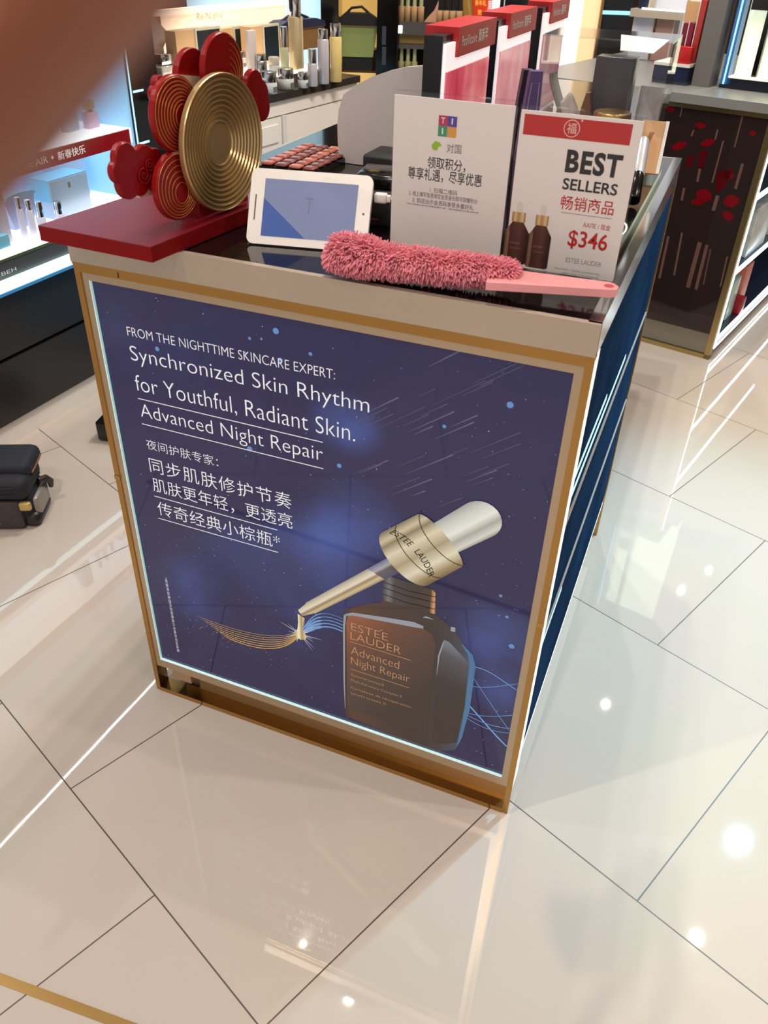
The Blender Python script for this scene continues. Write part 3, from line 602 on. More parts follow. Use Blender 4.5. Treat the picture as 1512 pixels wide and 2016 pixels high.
for k, (dx, dz, col, ch) in enumerate([(-1, 0, (186, 52, 92), 'T'), (0, 0, (78, 66, 160), 'I'), (-1, -1, (58, 152, 116), 'I'), (0, -1, (222, 158, 70), 'I')]):
    x0_, z0_ = cx_ + dx * q_, cz_ + dz * 0.0128
    pp = part('logo_square', MB().box(x0_, x0_ + q_, PYs, PYs + .0003, z0_, z0_ + 0.0128), mat('ink_logo_%d' % k, col, 0.5), i1, ['crimson logo square', 'violet logo square', 'green logo square', 'orange logo square'][k])
    if k < 3:
        part('logo_letter', letters(ch, x0_ + q_ / 2, z0_ + .003, 0.0055 if ch == 'T' else 0.0018, 0.0075, PYs - .0003, 0.01, 'C'), PAPER, pp)
lx, lz = S1(859, 287)
part('leaf_logo', MB().flat([(lx - .007, lz), (lx - .002, lz + .006), (lx + .004, lz + .005), (lx + .008, lz + .001), (lx + .003, lz - .001), (lx + .001, lz - .006), (lx - .005, lz - .005)], PYs), mat('ink_leaf', (150, 196, 40), 0.5), i1)
mb = MB(); letters('对国', *S1(879, 300), 0.0205, 0.0115, PYs, 0.0, mb=mb); part('printed_caption', mb, INKGR, i1)
mb = MB()
xa, za = S1(841, 330); xb, zb = S1(916, 335); letters('领取积分，', xa, S1(878, 323)[1] - .008, xb - xa, 0.0155, PYs, 0.005, mb=mb)
xa, za = S1(803, 350); xb, zb = S1(948, 364); letters('尊享礼遇，尽享优惠', xa, S1(875, 348)[1] - .008, xb - xa, 0.0165, PYs, 0.005, mb=mb)
part('printed_headline', mb, INK, i1)
mb = MB()
for body, a, b in [('1. 扫描二维码', (846, 377), (900, 381)), ('2. 线上填写信息绑定会员身份即可获赠积分', (805, 383), (940, 397)), ('3. 到店出示会员码享受多重好礼', (812, 397), (932, 409))]:
    xa, za = S1(*a); xb, zb = S1(*b); letters(body, xa, (za + zb) / 2 - .002, xb - xa, 0.0068, PYs, 0.0, mb=mb)
xa, za = S1(800, 402); xb, zb = S1(942, 420); letters('*积分奖励以实际消费金额为准，最终解释权归商店所有', xa, (za + zb) / 2, xb - xa, 0.0022, PYs, 0.0, mb=mb)
part('printed_small_text', mb, INKGR, i1)
s2, i2, w2_, h2 = sign('sign_holder', 'clear acrylic sign holder with a red-headed best sellers price card showing two serum bottles', 0.634, 0.789, 1.2015, SY, True)
def S2(px, py):
    q = hit(px, py, (0, SY - .001, 0), (0, 1, 0)); return q.x - 0.7115, q.z - 1.0005
xa, za = S2(1012, 262); xb, zb = S2(1247, 245)
bnd = part('red_band', MB().box(max(xa, -w2_ + .006), xb, PYs, PYs + .0003, za, zb), REDP, i2, 'red header band')
cx_, cz_ = S2(1126, 253); lg = MB()
for r in (0.0098,): poly_line(lg, arc(cx_, cz_, r, 0, 360, 28), 0.0009, PYs - .0003)
letters('福', cx_, cz_ - .006, 0.012, 0.0125, PYs - .0003, 0.0, 'C', mb=lg); poly_line(lg, arc(cx_ + .0115, cz_ + .010, 0.0009, 0, 360, 10), 0.0008, PYs - .0003)
part('printed_emblem', lg, mat('ink_pale_emblem', (240, 200, 190), 0.5), bnd)
mb = MB()
xr, _ = S2(1224, 330); xl, _ = S2(1117, 300); _, zb = S2(1170, 346); _, zt = S2(1170, 299)
letters('BEST', xr, zb, xr - xl, zt - zb, PYs, 0.04, 'R', mb=mb, spacing=1.12)
xr2, _ = S2(1213, 370); xl2, _ = S2(1111, 360); _, zb = S2(1160, 379); _, zt = S2(1160, 356)
letters('SELLERS', xr, zb, xr - xl, zt - zb, PYs, 0.018, 'R', mb=mb)
part('printed_title', mb, INK, i2)
mb = MB(); _, zb = S2(1155, 418); _, zt = S2(1155, 388); xl3, _ = S2(1104, 400)
letters('畅销商品', xr, zb, xr - xl3, zt - zb - .001, PYs, 0.004, 'R', mb=mb)
_, zb = S2(1172, 451); letters('ААЛЕ / 现金', xr, zb, 0.036, 0.0075, PYs, 0.0, 'R', mb=mb)
xl4, _ = S2(1117, 480); _, zb = S2(1155, 494); _, zt = S2(1155, 456); letters('$346', xr, zb, xr - xl4, zt - zb, PYs, 0.014, 'R', mb=mb)
part('printed_price', mb, INKR, i2)
mb = MB(); _, z_ = S2(1150, 424); xa, _ = S2(1104, 420); mb.box(xa, xr, PYs, PYs + .0002, z_, z_ + .0005)
_, z_ = S2(1150, 521); xa, _ = S2(1114, 514); xb, _ = S2(1184, 518); letters('ESTEE LAUDER', xa, z_, xb - xa, 0.0065, PYs, -0.015, mb=mb)
_, z_ = S2(1140, 536); xa, _ = S2(1090, 530); xb, _ = S2(1180, 540); letters('*图片仅供参考，产品价格以店内实际标价为准', xa, z_, xb - xa, 0.002, PYs, 0, mb=mb); letters('库存有限，售完即止，优惠不可与其他活动同享', xa + .012, z_ - .005, xb - xa - .012, 0.002, PYs, 0, mb=mb)
part('printed_small_text', mb, INKGR, i2)
# the two printed bottles
def pbottle(cx, zb, zt, w, nm):
    bw = w / 2; sh = zb + (zt - zb) * 0.86
    body = part('printed_bottle', MB().flat([(cx - bw, zb), (cx - bw, sh - .006), (cx - bw + .004, sh), (cx - bw * .45, zt), (cx + bw * .45, zt), (cx + bw - .004, sh), (cx + bw, sh - .006), (cx + bw, zb), (cx + bw - .003, zb - .002), (cx - bw + .003, zb - .002)], PYs),
                ramp_mat('print_small_bottle', (cx - bw, zb), (cx + bw, zb), [(0, (52, 28, 22)), (.12, (150, 112, 92)), (.2, (74, 40, 34)), (.6, (96, 58, 50)), (.85, (66, 34, 30)), (1, (40, 22, 20))], 0.5), i2, nm)
    cw = bw * .55; ch = (zt - zb) * .24
    part('printed_cap', MB().flat([(cx - cw, zt), (cx + cw, zt), (cx + cw, zt + ch), (cx - cw, zt + ch)], PYs), ramp_mat('print_small_cap', (cx - cw, zb), (cx + cw, zb), [(0, (150, 112, 60)), (.25, (228, 196, 140)), (.5, (180, 138, 80)), (.8, (232, 204, 152)), (1, (140, 100, 54))], 0.5), body)
    pw = cw * .42; part('printed_pipette', MB().flat([(cx - pw, zt + ch), (cx + pw, zt + ch)] + arc(cx, zt + ch * 1.75, pw, 0, 180, 6), PYs), mat('ink_pipette', (226, 218, 206), 0.5), body)
    lab = MB(); letters('ESTEE', cx - bw * .45, sh - .022, bw * .8, 0.0022, PYs - .0002, 0, mb=lab); letters('Advanced Night Repair', cx - bw * .45, sh - .029, bw * .95, 0.0022, PYs - .0002, 0, mb=lab); lab.flat([(cx - bw * .62, zb + .004), (cx - bw * .66, zb + .004), (cx - bw * .66, sh - .006), (cx - bw * .62, sh - .006)], PYs - .0002)
    part('printed_label', lab, mat('ink_bronze', (170, 120, 96), 0.5), body)
xa, zt = S2(1021, 437); _, zb = S2(1018, 516); pbottle(xa - .0005, zb, zt, 0.0335, 'left brown serum bottle in the picture')
xa, zt = S2(1065, 444); _, zb = S2(1062, 530); pbottle(xa + .0005, zb + .003, zt, 0.0315, 'right brown serum bottle in the picture')
# ---------------- pink duster
DZ = 0.026
PA = hit(652, 507, (0, 0, 1.0 + DZ), (0, 0, 1)); PB = hit(1036, 545, (0, 0, 1.0 + DZ), (0, 0, 1))
dd = PB - PA; az = math.degrees(math.atan2(dd.y, dd.x)); LEN = dd.length - 0.018
PA = PA + Vector((0.0, 0.002, 0))
du = thing('duster', 'pink microfibre hand duster with shaggy chenille head and flat handle lying on the counter', 'duster', (PA.x, PA.y, 1.001), az)
core = MB(); NS = 18
def rad(t): return (0.35 + 0.65 * math.sin(math.pi * min(1, max(0, 0.12 + t * .80)))) * (0.95 + .05 * math.sin(9 * t))
ringp = []
for k in range(NS + 1):
    t = k / NS; r = rad(t)
    ringp.append([(t * LEN, 0.030 * r * math.cos(a) * .8, DZ + 0.016 * r * math.sin(a)) for a in [2 * math.pi * i / 16 for i in range(16)]])
vs = [v for R_ in ringp for v in R_]; fs = [(k * 16 + i, k * 16 + (i + 1) % 16, (k + 1) * 16 + (i + 1) % 16, (k + 1) * 16 + i) for k in range(NS) for i in range(16)]
core.add(vs, fs, 0, True).add(ringp[0], [tuple(reversed(range(16)))]).add(ringp[-1], [tuple(range(16))])
PINK = mat('chenille_pink', (230, 142, 156), 0.8, noise=0.12, nscale=60)
hd = part('head', core, mat('chenille_core', (206, 104, 116), 0.9), du, 'shaggy pink head')
stx = MB(); rnd = random.Random(11)
def strand(b, d, L_, r=0.0016):
    b = Vector(b); d = Vector(d).normalized(); p1 = b + d * L_ * .55; p2 = b + (d + Vector((0, 0, -0.28))).normalized() * L_
    for p in (p1, p2): p.z = max(p.z, 0.0012)
    stx.tube([b, p1, p2], [r, r * 1.05, r * .55], 5)
for k in range(4600):
    t = rnd.random(); a = rnd.uniform(-0.45, 1.45) * math.pi; r = rad(t)
    if t < .25: r *= 1.2
    base = (t * LEN, 0.024 * r * math.cos(a) * .8, DZ + 0.013 * r * math.sin(a) + 0.012 * max(0.0, math.sin(a)) * max(0.0, 1 - abs(t - .08) / .28))
    d = Vector((rnd.gauss(0.0, .38) + (t - .5) * .5, math.cos(a) * 1.15, max(-.7, math.sin(a)) + rnd.gauss(0, .25)))
    strand(base, d, rnd.uniform(0.009, 0.015), 0.00125)
for e, sg in ((0.0, -1), (LEN, 1)):
    for k in range(260):
        a = rnd.uniform(0, 2 * math.pi); rr_ = math.sqrt(rnd.random()); r = rad(0 if sg < 0 else 1)
        strand((e, 0.024 * r * rr_ * math.cos(a), DZ + 0.012 * r * rr_ * math.sin(a)), (sg * .8, .9 * rr_ * math.cos(a) + rnd.gauss(0, .2), .8 * rr_ * math.sin(a) + rnd.gauss(0, .2)), rnd.uniform(0.008, 0.013), 0.00125)
part('chenille_strands', stx, PINK, hd, kind='stuff')
HZ = 0.026
def HL(px, py): q = hit(px, py, (0, 0, 1.001 + HZ), (0, 0, 1)); v = Vector((q.x - PA.x, q.y - PA.y, 0)); c, s_ = math.cos(RAD(-az)), math.sin(RAD(-az)); return (v.x * c - v.y * s_, v.x * s_ + v.y * c)
a_, b_, c_, d_ = HL(1020, 530), HL(1208, 556), HL(1214, 572), HL(1020, 562)
e_ = HL(1217, 566)
hole = HL(1199, 563)
hp = [(LEN - .03, a_[1]), (b_[0] - .006, b_[1]), (b_[0], b_[1] - .003), (e_[0] + .001, (b_[1] + c_[1]) / 2), (c_[0], c_[1] + .003), (c_[0] - .008, c_[1]), (LEN - .03, d_[1])]
hm = MB().slab(hp, HZ - .010, HZ)
hn = part('handle', hm, mat('pink_plastic', (238, 160, 164), 0.35), du, 'smooth pink plastic handle')
hh = MB().lathe([(0.0062, HZ - 0.0002), (0.0062, HZ + 0.0004)], 20, c=(hole[0], hole[1], 0))
part('hanging_hole', hh, mat('hole_pink', (190, 72, 86), 0.5), hn)
# ---------------- tray of make-up testers behind the tablet
tr = thing('tester_tray', 'black gridded tray of coral blush testers behind the tablet', 'tray', (0.126, 0.565, 1.0005))
part('tray_body', MB().box(-0.06, 0.06, -0.10, 0.10, 0, 0.010), BLACK, tr)
pm = MB(); cols = mat('blush_coral', (176, 84, 66), 0.45)
pan = []
for i in range(4):
    for j in range(7):
        x = -0.045 + i * 0.030; y = -0.086 + j * 0.0285
        part('blush_pan', MB().rbox(x - .012, x + .012, y - .0105, y + .0105, 0.010, 0.016, 0.003), mat('blush_shade_%d' % ((i * 3 + j * 2) % 4), [(160, 74, 54), (132, 54, 42), (180, 98, 74), (112, 46, 38)][(i * 3 + j * 2) % 4], 0.35, coat=.5), tr)
# ---------------- white rounded panel of a mirror on a black stand
FPn = frame((0.262, 0.60, 1.0005), 0)
pn = thing('display_mirror', 'large white round-shouldered panel standing on a black base behind the signs', 'mirror', (0.262, 0.60, 1.0005))
q = lambda px, py: (lambda v: (v.x, v.z))(U(FPn, 'y', 0.0, px, py))
outl = [q(690, 352), q(676, 338), q(668, 315), q(665, 280), q(664, 245), q(667, 215), q(676, 186), q(700, 168), q(735, 150), q(765, 140), q(800, 132), (0.092, q(838, 128)[1]), (0.092, 0.02), (0.0, 0.0), q(735, 345)]
part('panel', MB().prism([(a, max(b, 0.0005)) for a, b in outl], 0.0, 0.012), mat('grey_white_panel', (214, 204, 200), 0.5), pn)
part('base', MB().rbox(0.0, 0.088, -0.09, -0.002, 0.0, 0.042, 0.006), BLACKM, pn, 'black base')
bx = thing('card_terminal', 'black card terminal between the tablet and the loyalty sign', 'terminal', (0.392, 0.262, 1.0005), 10)
part('case', MB().rbox(-0.035, 0.045, -0.03, 0.07, 0, 0.055, 0.008), BLACKM, bx); part('lid', MB().rbox(-0.030, 0.040, -0.02, 0.06, 0.055, 0.075, 0.006), BLACK, bx)
part('status_lamp', MB().box(-0.01, 0.012, -0.0312, -0.028, 0.012, 0.014), mat('dim_red', (110, 30, 26), 0.4), bx)
# ================================================================ RIGHT-HAND EDGE OF THE COUNTER TOP
gl = thing('glass_tray', 'clear glass-edged black tray lying along the right rim of the counter', 'tray', (0.745, 0.60, 1.0005))
part('tray_base', MB().box(-0.035, 0.034, -0.36, 0.16, 0, 0.022), BLACK, gl)
Tt = Matrix.Translation((0.006, -0.268, 0.0222)) @ Matrix.Rotation(RAD(-90), 4, 'X')
_d = hit(1260, 478, (0, 0, 1.0229), (0, 0, 1))
lm_ = letters('D', 0, 0, 0.030, 0.100, 0, -0.02, 'C', T=Matrix.Translation((min(_d.x - 0.745, 0.017), _d.y - 0.60, 0.0224)) @ Matrix.Rotation(RAD(-90), 4, 'X'))
part('printed_letter', lm_, mat('ink_white_plain', (230, 230, 228), 0.4), gl)
tc_ = thing('tester_card', 'small beige foundation swatch card with a white edge on the glass tray', 'card', (0.755, 0.66, 1.0345), 4, -58)
part('card', MB().box(-0.021, 0.021, 0, 0.003, 0.0, 0.13), mat('beige_card', (206, 158, 110), 0.5), tc_)
part('card_edge', MB().box(0.021, 0.027, -0.001, 0.004, 0.0, 0.13), WHITE, tc_, 'white edge'); part('swatch', MB().prism([(-0.016, 0.02), (-0.010, 0.02), (0.004, 0.10), (-0.004, 0.10)], -0.0006, 0.0), mat('swatch_brown', (150, 98, 56), 0.5), tc_)
def tubeprod(x, y, z, lab, tilt):
    t = thing('silver_tube', lab, 'cosmetic tube', (x, y, z), 8, tilt)
    part('cap', MB().lathe([(0.011, 0), (0.012, 0.002), (0.012, 0.05), (0.0115, 0.052)], 20), BLACK, t, 'black cap')
    part('tube_body', MB().lathe([(0.0115, 0.052), (0.0125, 0.056), (0.013, 0.12), (0.012, 0.124)], 20), mat('satin_silver', (214, 216, 224), .35, .4), t, 'silver body')
tubeprod(0.738, 0.40, 1.0335, 'silver cosmetic tube with black cap leaning beside the price card', -50)
tubeprod(0.765, 0.46, 1.0335, 'silver cosmetic tube with black cap just behind the one beside the price card', -55)
# ---------------- pink poster towers with red headers
FS = None
def tower(y0, y1, lab, poster_lab, zb=1.0005, x=0.40, variant=0):
    """front face (local -y) looks to +x of the store"""
    t = thing('poster_tower', lab, 'display tower', (x, (y0 + y1) / 2, zb), 90, group=None)
    h = 1.236 - zb; w2 = (y1 - y0) / 2
    part('tower_case', MB().box(-w2, w2, 0.008, 0.042, 0, h), mat('tower_black', (20, 22, 32), 0.3), t, 'black case')
    part('white_frame', MB().box(-w2 + .003, w2 - .012, 0.002, 0.008, 0.0, h - .012), mat('lit_white', (240, 236, 236), 0.4, emit=(255, 246, 246), es=0.5), t)
    m = bpy.data.materials.new('pink_makeup_print'); m.use_nodes = True; nt = m.node_tree; b = nt.nodes['Principled BSDF']
    tc = nt.nodes.new('ShaderNodeTexCoord'); nz = nt.nodes.new('ShaderNodeTexNoise'); nz.inputs['Scale'].default_value = [14, 11, 9][variant]; nz.inputs['Detail'].default_value = 5
    r = nt.nodes.new('ShaderNodeValToRGB'); cs = [[(0.3, (196, 44, 66)), (.5, (222, 88, 108)), (.7, (236, 150, 160))], [(0.3, (200, 90, 110)), (.5, (226, 140, 150)), (.7, (230, 190, 190))], [(0.3, (170, 96, 120)), (.5, (190, 130, 140)), (.7, (206, 170, 170))]][variant]
    e = r.color_ramp.elements; e.new(.5)
    for k in range(3): e[k].position = cs[k][0]; e[k].color = (*lin(cs[k][1]), 1)
    mp = nt.nodes.new('ShaderNodeMapping'); mp.inputs['Scale'].default_value = (1, 1, .35); mp.inputs['Location'].default_value = (variant * 3.1, 0, 0)
    nt.links.new(tc.outputs['Object'], mp.inputs[0]); nt.links.new(mp.outputs[0], nz.inputs['Vector']); nt.links.new(nz.outputs['Fac'], r.inputs['Fac']); nt.links.new(r.outputs['Color'], b.inputs['Base Color']); nt.links.new(r.outputs['Color'], b.inputs['Emission Color']); b.inputs['Emission Strength'].default_value = .35; b.inputs['Roughness'].default_value = .15
    part('poster_panel', MB().box(-w2 + .006, w2 - .02, -0.001, 0.003, 0.004, h - .055), m, t, poster_lab)
    hd_ = part('red_header', MB().box(-w2 + .055, w2 + .005, -0.003, 0.06, h - .036, h + .010), mat('red_header_card', (196, 36, 40), 0.4), t, 'red header card')
    mb = MB(); letters('ParaVictoire', -w2 + .075, h - .021, 0.092 * w2 / .144, 0.016, -0.0034, 0.0, mb=mb); letters('賀新年', -w2 + .075 + .100 * w2 / .144, h - .023, 0.062 * w2 / .144, 0.022, -0.0034, 0.01, mb=mb)
    part('header_text', mb, mat('ink_header_white', (245, 245, 242), 0.4), hd_)
    return t
tower(0.552, 0.845, 'pink poster tower with red header card, nearest one behind the loyalty sign', 'pink flower print')
tower(0.905, 1.19, 'second pink poster tower, seen behind the purple boxes', 'pale pink lips print', variant=1)
tower(1.30, 1.56, 'farthest and smallest-looking pink poster tower with red header', 'dusty pink print', variant=2)
# rear counter that carries the farther towers
rc = thing('display_counter', 'dark rear counter standing behind the front counter, mostly hidden by the signs', 'counter', (0.47, 1.50, 0))
part('carcass', MB().box(-0.25, 0.20, -0.47, 0.47, 0.0, 0.97), BLACKM, rc); part('countertop', MB().box(-0.255, 0.205, -0.475, 0.475, 0.97, 1.0), BLACK, rc)
# ---------------- clear acrylic cover box and the things inside it
AB = frame((0.635, 0.86, 1.0005), 0)
ab = thing('acrylic_box', 'clear acrylic cover box on the back right corner of the counter', 'display box', (0.635, 0.86, 1.0005))
part('front_sheet', MB().box(-0.125, 0.115, -0.062, -0.060, 0.02, 0.225), ACR, ab)
part('back_sheet', MB().box(-0.125, 0.115, 0.112, 0.114, 0, 0.225), ACR, ab)
part('right_sheet', MB().box(0.113, 0.115, -0.060, 0.112, 0.023, 0.225), ACR, ab)
part('left_sheet', MB().box(-0.125, -0.123, -0.060, 0.112, 0, 0.225), ACR, ab)
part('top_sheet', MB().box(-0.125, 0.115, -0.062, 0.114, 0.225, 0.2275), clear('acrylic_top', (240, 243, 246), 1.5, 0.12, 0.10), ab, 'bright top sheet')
def put(px, py, z): q = hit(px, py, (0, 0, z), (0, 0, 1)); return q
def box_on(name, lab, cat, px, py, yv, w, d, h, col, rz=0, rx=0, z=1.0005, group=None, m=None):
    q = hit(px, py, (0, yv, 0), (0, 1, 0)); o = solo(name, MB().rbox(-w / 2, w / 2, -d / 2, d / 2, 0, h, min(w, d, h) * .08), m or mat(name + '_' + str(col), col, 0.35), lab, cat, (q.x, yv, z), rz, rx, group); return o
pb = thing('gift_box', 'tall purple folding box with pale outline standing before the second pink poster', 'box', (0.500, 0.80, 1.0005), 25)
part('carton', MB().prism([(-0.02, 0), (0.02, 0), (0.016, 0.165), (-0.008, 0.165)], -0.012, 0.012), mat('purple_card', (92, 74, 128), 0.4), pb)
ol = MB(); poly_line(ol, [(-0.013, 0.02), (0.013, 0.02), (0.011, 0.145), (-0.004, 0.145), (-0.013, 0.02)], 0.0018, -0.0124)
for z in (0.03, 0.04, 0.05): ol.box(-0.008, 0.009, -0.0126, -0.0122, z, z + .002)
part('carton_outline', ol, mat('lilac_ink', (168, 150, 196), 0.4), pb)
dk = solo('gift_box', MB().prism([(-0.018, 0), (0.014, 0), (0.016, 0.16), (-0.004, 0.16)], -0.012, 0.012), mat('dark_violet_card', (48, 38, 54), 0.4), 'dark violet folding box directly left of the purple one', 'box', (0.470, 0.85, 1.0005), 25)
cv = MB(); P = []
for k in range(11):
    a = k / 10; P.append((0.040 * (1 - math.cos(a * 1.5)) - 0.02, 0.155 - 0.085 * a + 0.012 * math.sin(3 * a)))
n_ = len(P); vs = [(p[0], -0.02, p[1]) for p in P] + [(p[0], 0.02, p[1]) for p in P] + [(p[0] + .0015, -0.02, p[1] + .0015) for p in P] + [(p[0] + .0015, 0.02, p[1] + .0015) for p in P]
fs = []
for k in range(n_ - 1): fs += [(k, k + 1, n_ + k + 1, n_ + k), (2 * n_ + k, 3 * n_ + k, 3 * n_ + k + 1, 2 * n_ + k + 1), (k, 2 * n_ + k, 2 * n_ + k + 1, k + 1), (n_ + k, n_ + k + 1, 3 * n_ + k + 1, 3 * n_ + k)]
cv.add(vs, fs, 0, True)
solo('curled_card', cv, mat('grey_sheet_pale', (150, 144, 140), 0.5), 'grey curled sheet leaning behind the purple box', 'card', (0.545, 0.86, 1.0005), -10)
# crumpled white tissue
bm = bmesh.new(); bmesh.ops.create_icosphere(bm, subdivisions=3, radius=1); rn = random.Random(3)
tm = MB()
for v in bm.verts:
    h_ = (v.co.z + 1) / 2; k = (1.1 - .75 * h_) * (1 + rn.uniform(-.16, .16)); v.co = Vector((v.co.x * .042 * k, v.co.y * .03 * k, h_ * .125))
bm.verts.index_update(); tm.add([v.co.copy() for v in bm.verts], [[v.index for v in f.verts] for f in bm.faces]); bm.free()
solo('tissue_bag', tm, mat('white_tissue', (222, 212, 206), 0.6), 'crumpled white tissue wrapping inside the acrylic box', 'wrapping', (0.565, 0.865, 1.0005))
lp = thing('lipstick_figure', 'upright brown and red bullet-shaped carton in front of the cream pillar', 'carton', (0.592, 0.875, 1.0005), -10)
part('carton', MB().prism([(-0.016, 0), (0.02, 0), (0.02, 0.10), (0.012, 0.125), (0.006, 0.125), (-0.004, 0.08), (-0.012, 0.06)], -0.008, 0.008), mat('brown_card', (140, 104, 76), 0.5), lp); part('red_side', MB().prism([(0.002, 0.004), (0.018, 0.004), (0.018, 0.09), (0.012, 0.092)], -0.0086, -0.008), mat('brick_red_card', (168, 74, 62), 0.5), lp)
solo('dark_display_block', MB().rbox(-0.035, 0.04, -0.025, 0.025, 0, 0.19, .002), mat('smoke_grey', (84, 80, 88), 0.25), 'tall smoke grey block inside the acrylic box', 'display block', (0.640, 0.90, 1.0005), -4)
jr = thing('gold_lid_jar', 'round glass jar with a flat gold lid at the back of the counter', 'jar', (0.670, 0.755, 1.0005))
part('glass_body', MB().lathe([(0.03, 0), (0.032, 0.003), (0.032, 0.095), (0.03, 0.097)], 28), mat('amber_glass', (190, 150, 110), 0.1, 0.2), jr); part('gold_lid', MB().lathe([(0.034, 0.097), (0.035, 0.099), (0.035, 0.111), (0.033, 0.114)], 28), BRASS, jr, 'gold lid')
solo('paper_leaflet', MB().box(-0.02, 0.03, 0, 0.001, 0, 0.14), mat('leaflet_paper', (206, 204, 206), 0.5, noise=.15, nscale=40), 'pale leaflet standing beside the smoke grey block', 'leaflet', (0.712, 0.905, 1.0005), -8, -6)

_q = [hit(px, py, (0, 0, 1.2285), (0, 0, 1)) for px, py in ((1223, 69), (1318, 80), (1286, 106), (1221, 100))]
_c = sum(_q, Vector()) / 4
solo('glare_sheet', MB().slab([((p.x - _c.x), (p.y - _c.y)) for p in _q], 0, 0.0012), mat('glare_white', (250, 250, 250), .25), 'white slab standing in for light glare on top of the acrylic box', 'paper', (_c.x, _c.y, 1.2284))  # white slab paints the reflection of bright lights in the acrylic top
# ================================================================ LEFT WALL CABINET with blue lit niche
FL = frame((-1.015, 0.617, 0), 87)
def wpos(F, x, y, z): return F @ Vector((x, y, z))
lc = thing('display_cabinet', 'black wall cabinet with lit cyan ledge, red sign shelf and pale blue lit niches', 'cabinet', (-1.015, 0.617, 0), 87)
X0, X1 = -1.5, 0.835
part('plinth', MB().box(X0, X1, 0.012, 0.42, 0, 0.076), WHITE, lc, 'white plinth')
part('carcass', MB().box(X0, X1, 0.02, 0.45, 0.076, 0.565), BLACKM, lc)
DF = mat('drawer_black', (36, 33, 32), 0.3)
for a, b in ((X0, -0.52), (-0.515, X1)):
    part('drawer', MB().box(a, b, 0, 0.02, 0.080, 0.272), DF, lc, 'lower black drawer front'); part('drawer', MB().box(a, b, 0, 0.02, 0.284, 0.470), DF, lc, 'upper black drawer front')
part('light_ledge', MB().box(X0, X1, -0.022, 0.0, 0.482, 0.509), mat('led_ledge', (220, 245, 248), 0.3, emit=(190, 238, 246), es=1.5), lc, 'glowing cyan ledge')
part('ledge_edge', MB().box(X0, X1, -0.024, 0.0, 0.472, 0.481), mat('blue_edge', (60, 120, 165), 0.3, emit=(50, 110, 160), es=.4), lc, 'blue lower edge')
part('price_rail', MB().box(X0, X1, -0.004, 0.02, 0.510, 0.5585), mat('rail_grey', (72, 68, 68), 0.35), lc, 'dark grey rail')
mb = letters('ЕВЕН', 0.152, 0.5215, 0.075, 0.011, -0.0044, 0.0); part('rail_text', mb, mat('ink_white_plain', (230, 230, 228), 0.4), lc)
part('brass_edge', MB().box(X0, X1, -0.006, 0.02, 0.5585, 0.5665), BRASS, lc)
LW = mat('lit_shelf_white', (250, 250, 248), 0.3, emit=(255, 255, 255), es=0.5)
part('niche_floor', MB().box(X0, X1, -0.006, 0.45, 0.567, 0.592), LW, lc, 'lit white shelf')
NB = mat('niche_blue', (150, 196, 226), 0.4, emit=(128, 184, 226), es=0.42)
part('niche_back', MB().box(X0, X1, 0.30, 0.32, 0.592, 1.43), NB, lc, 'pale blue lit back')
part('niche_side', MB().box(X1 - .012, X1, 0.0, 0.30, 0.592, 1.43), NB, lc)
part('sign_shelf', MB().box(X0, X1 - .012, 0.0, 0.30, 0.776, 0.820), LW, lc, 'lit white shelf behind the red band')
sgn = part('red_sign_band', MB().box(X0, X1 - .028, -0.006, 0.0, 0.772, 0.819), mat('sign_red', (150, 26, 34), 0.15), lc, 'dark red sign band')
sv = lambda px, py: U(FL, 'y', -.0064, px, py)
mb = MB(); letters('RE AIR', sv(46, 318).x, 0.787, sv(93, 310).x - sv(46, 318).x, 0.019, -0.0064, 0.0, mb=mb); mb.flat(arc(sv(102, 305).x, 0.797, 0.0045, 0, 360, 14)[:-1], -0.0064); letters('新春快乐', sv(113, 305).x, 0.784, sv(168, 295).x - sv(113, 305).x, 0.025, -0.0064, 0.008, mb=mb)
part('sign_text', mb, mat('ink_white_lit', (245, 245, 245), 0.4, emit=(255, 255, 255), es=.3), sgn)
part('top_shelf', MB().box(X0, X1, -0.02, 0.45, 1.43, 1.47), BLACK, lc); part('top_light', MB().box(X0 + .6, X1 - .01, -0.024, -0.020, 1.440, 1.450), mat('led_line', (255, 255, 255), .4, emit=(240, 250, 255), es=9), lc, 'white light line')
part('added_glow_panel', MB().box(X0, X1, 0.30, 0.45, 1.47, 2.4), mat('added_glow', (150, 150, 190), .4, emit=(140, 140, 185), es=.35), lc, 'added glowing panel for the board reflection')  # added pale glow above the cabinet, for the red board to reflect
pil = part('pillar', MB().box(X1, 0.985, -0.006, 0.45, 0, 2.4), BLACK, lc, 'black end pillar')
lv = MB().box(0.838, 0.843, -0.008, -0.006, 0.60, 1.4)
part('pillar_light', lv, mat('led_pale_cyan', (200, 240, 250), 0.3, emit=(150, 220, 245), es=1.3), pil)
for px, py in ((243, 73), (262, 181), (275, 283)):
    q = U(FL, 'y', -0.007, px, py); part('light_tick', MB().box(q.x, q.x + 0.05, -0.009, -0.006, q.z - .003, q.z + .003), mat('led_pale_cyan', (200, 240, 250), 0.3, emit=(150, 220, 245), es=1.3), pil)
